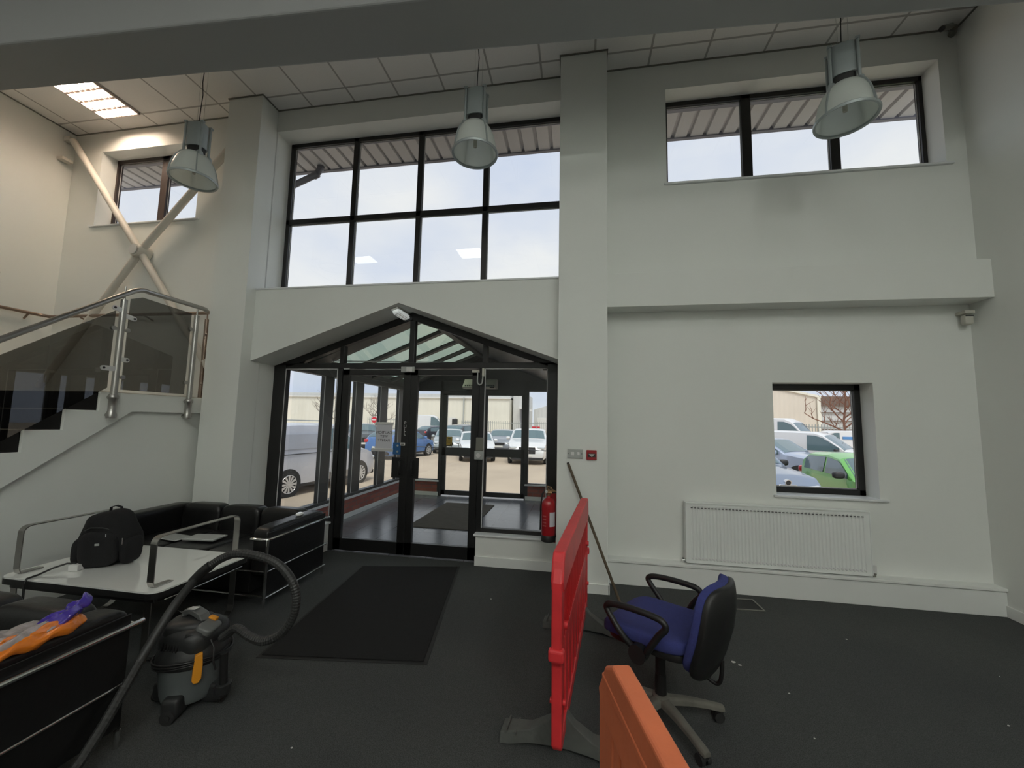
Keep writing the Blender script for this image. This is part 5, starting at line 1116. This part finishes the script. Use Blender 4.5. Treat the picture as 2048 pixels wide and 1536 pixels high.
# silver van parked beside the entrance lobby, nose away from the building
v = car('van', 'parked_van', 'silver panel van parked close beside the lobby windows', 'van', -8.03, 10.75, math.atan2(2.49, .45), 'silver', (.52, .54, .60))
q = MB(); q.box(-1.7, .5, -.93, -.915, 1.08, 1.10); q.box(-1.7, .5, .915, .93, 1.08, 1.10); q.build('side_rail', M['trimblk'], parent=v, local=True)
q = MB(); q.box(-.25, 1.2, -.955, -.93, .30, .50); q.build('lower_cladding', mat('taupe_cladding', (.20, .18, .16), .7), parent=v, local=True, bevel=.02)
q = MB(); q.box(-1.55, .05, -.922, -.912, 1.22, 1.62); q.build('side_recess', mat('silver_recess', (.42, .45, .52), .35, .3), parent=v, local=True, bevel=.01)
for xx in (-1.6, -.2):
    q = MB(); q.box(xx-.02, xx+.02, -.8, .8, 1.96, 1.99); q.box(xx-.02, xx+.02, -.8, -.76, 1.88, 1.98); q.box(xx-.02, xx+.02, .76, .8, 1.88, 1.98); q.build('roof_bar', M['metalfence'], parent=v, local=True)
car('hatch', 'parked_car', 'bright blue hatchback seen from behind, under the notice', 'car', -9.6, 20.9, D(78), 'blue', (.10, .22, .50), plate='PCW')
car('suv', 'parked_car', 'dark grey car facing the lobby, behind the silver van', 'car', -14.9, 25.8, D(-55), 'darkgrey', (.06, .07, .08))
car('hatch', 'parked_car', 'black hatchback with a red tail lamp behind the blue car', 'car', -13.0, 36.0, D(60), 'black', (.035, .035, .05))
car('bigvan', 'parked_van', 'white van with blue lettering bands behind the black hatchback', 'van', -16.8, 42.5, D(15), 'white', (.80, .80, .80))
car('saloon', 'parked_car', 'white saloon facing the outer doors', 'car', -5.55, 21.5, D(-72), 'white', (.80, .80, .80))
car('suv', 'parked_car', 'white sport utility vehicle facing the doors on the right', 'car', -2.55, 21.4, D(-86), 'white', (.80, .80, .80))
car('hatch', 'parked_car', 'grey car parked behind and between the two white cars', 'car', -5.0, 27.0, D(-88), 'grey', (.25, .27, .30))
car('saloon', 'parked_car', 'silver-grey saloon half hidden left of the white saloon', 'car', -8.4, 25.6, D(-76), 'paleGrey', (.36, .40, .41))
car('suv', 'parked_car', 'dark car behind the silver-grey saloon', 'car', -9.9, 34.0, D(80), 'darkgrey', (.06, .07, .08))
o = thing('beacon_board', 'small red board on a post just above the roof of the white sport utility vehicle', 'sign', (-2.5, 24.5, 1.25)); MB().box(-2.78, -2.28, 24.5, 24.55, 1.17, 1.27).build('board', M['signr'], o)
MB().cyl((-2.5, 24.52, GZ), (-2.5, 24.52, 1.25), .03).build('board_post', M['metalfence'], o)
car('hatch', 'parked_car', 'distant dark car at the far right of the entrance view', 'car', -1.1, 30.0, D(-80), 'bluegrey', (.12, .15, .20))
# cars in the small window view
v = car('suv', 'parked_car', 'blue-grey car facing the small window, showing its badge and slatted grille', 'car', 3.82, 11.35, D(-80), 'steelblue', (.19, .24, .33))
q = MB(); q.cyl((2.34, 0, .96), (2.40, 0, .945), .062, seg=24); o = q.build('badge_ring', M['chrome'], parent=v, local=True)
q = MB(); q.cyl((2.40, 0, .945), (2.405, 0, .944), .048, seg=24); q.build('badge_disc', M['trimblk'], parent=o, local=True)
q = MB(); q.prism([(.62, .84), (.62, .66), (.50, .58), (-.50, .58), (-.62, .66), (-.62, .84)], 'x', 2.33, 2.375); g_ = q.build('wide_grille', M['trimblk'], parent=v, local=True)
q = MB(); q.sweep([(2.38, y, z) for y, z in ((.16, .90), (.22, .86), (.63, .85), (.63, .66), (.50, .575), (-.50, .575), (-.63, .66), (-.63, .85), (-.22, .86), (-.16, .90))], .011, closed=True); q.build('grille_surround', M['chrome'], parent=g_, local=True)
q = MB()
for k in range(13): q.box(2.372, 2.39, -.56+k*.0933-.012, -.56+k*.0933+.012, .62, .82)
q.build('grille_slats', M['chrome'], parent=g_, local=True)
car('hatch', 'parked_car', 'bright green hatchback with dark windows in the small window', 'car', 6.67, 10.3, D(-98), 'green', (.16, .50, .10))
car('suv', 'parked_car', 'pale blue car behind the blue-grey one in the small window', 'car', 7.0, 16.2, D(-50), 'paleblue', (.36, .42, .55))
car('van', 'parked_van', 'small white van in the right of the small window', 'van', 9.9, 19.0, D(-42), 'white', (.80, .80, .80))
car('bigvan', 'parked_van', 'tall white van against the tan warehouse in the small window', 'van', 10.8, 24.5, D(-42), 'white', (.80, .80, .80))
v = car('van', 'parked_van', 'white van side-on with blue bands below the reddish bare tree', 'van', 16.9, 29.6, D(172), 'white', (.80, .80, .80))
bl_ = mat('blue_lettering_band', (.10, .28, .60), .5)
for xx in (-1.95, -.9):
    q = MB(); q.box(xx, xx+.85, .90, .935, 1.36, 1.52); q.build('blue_band', bl_, parent=v, local=True)
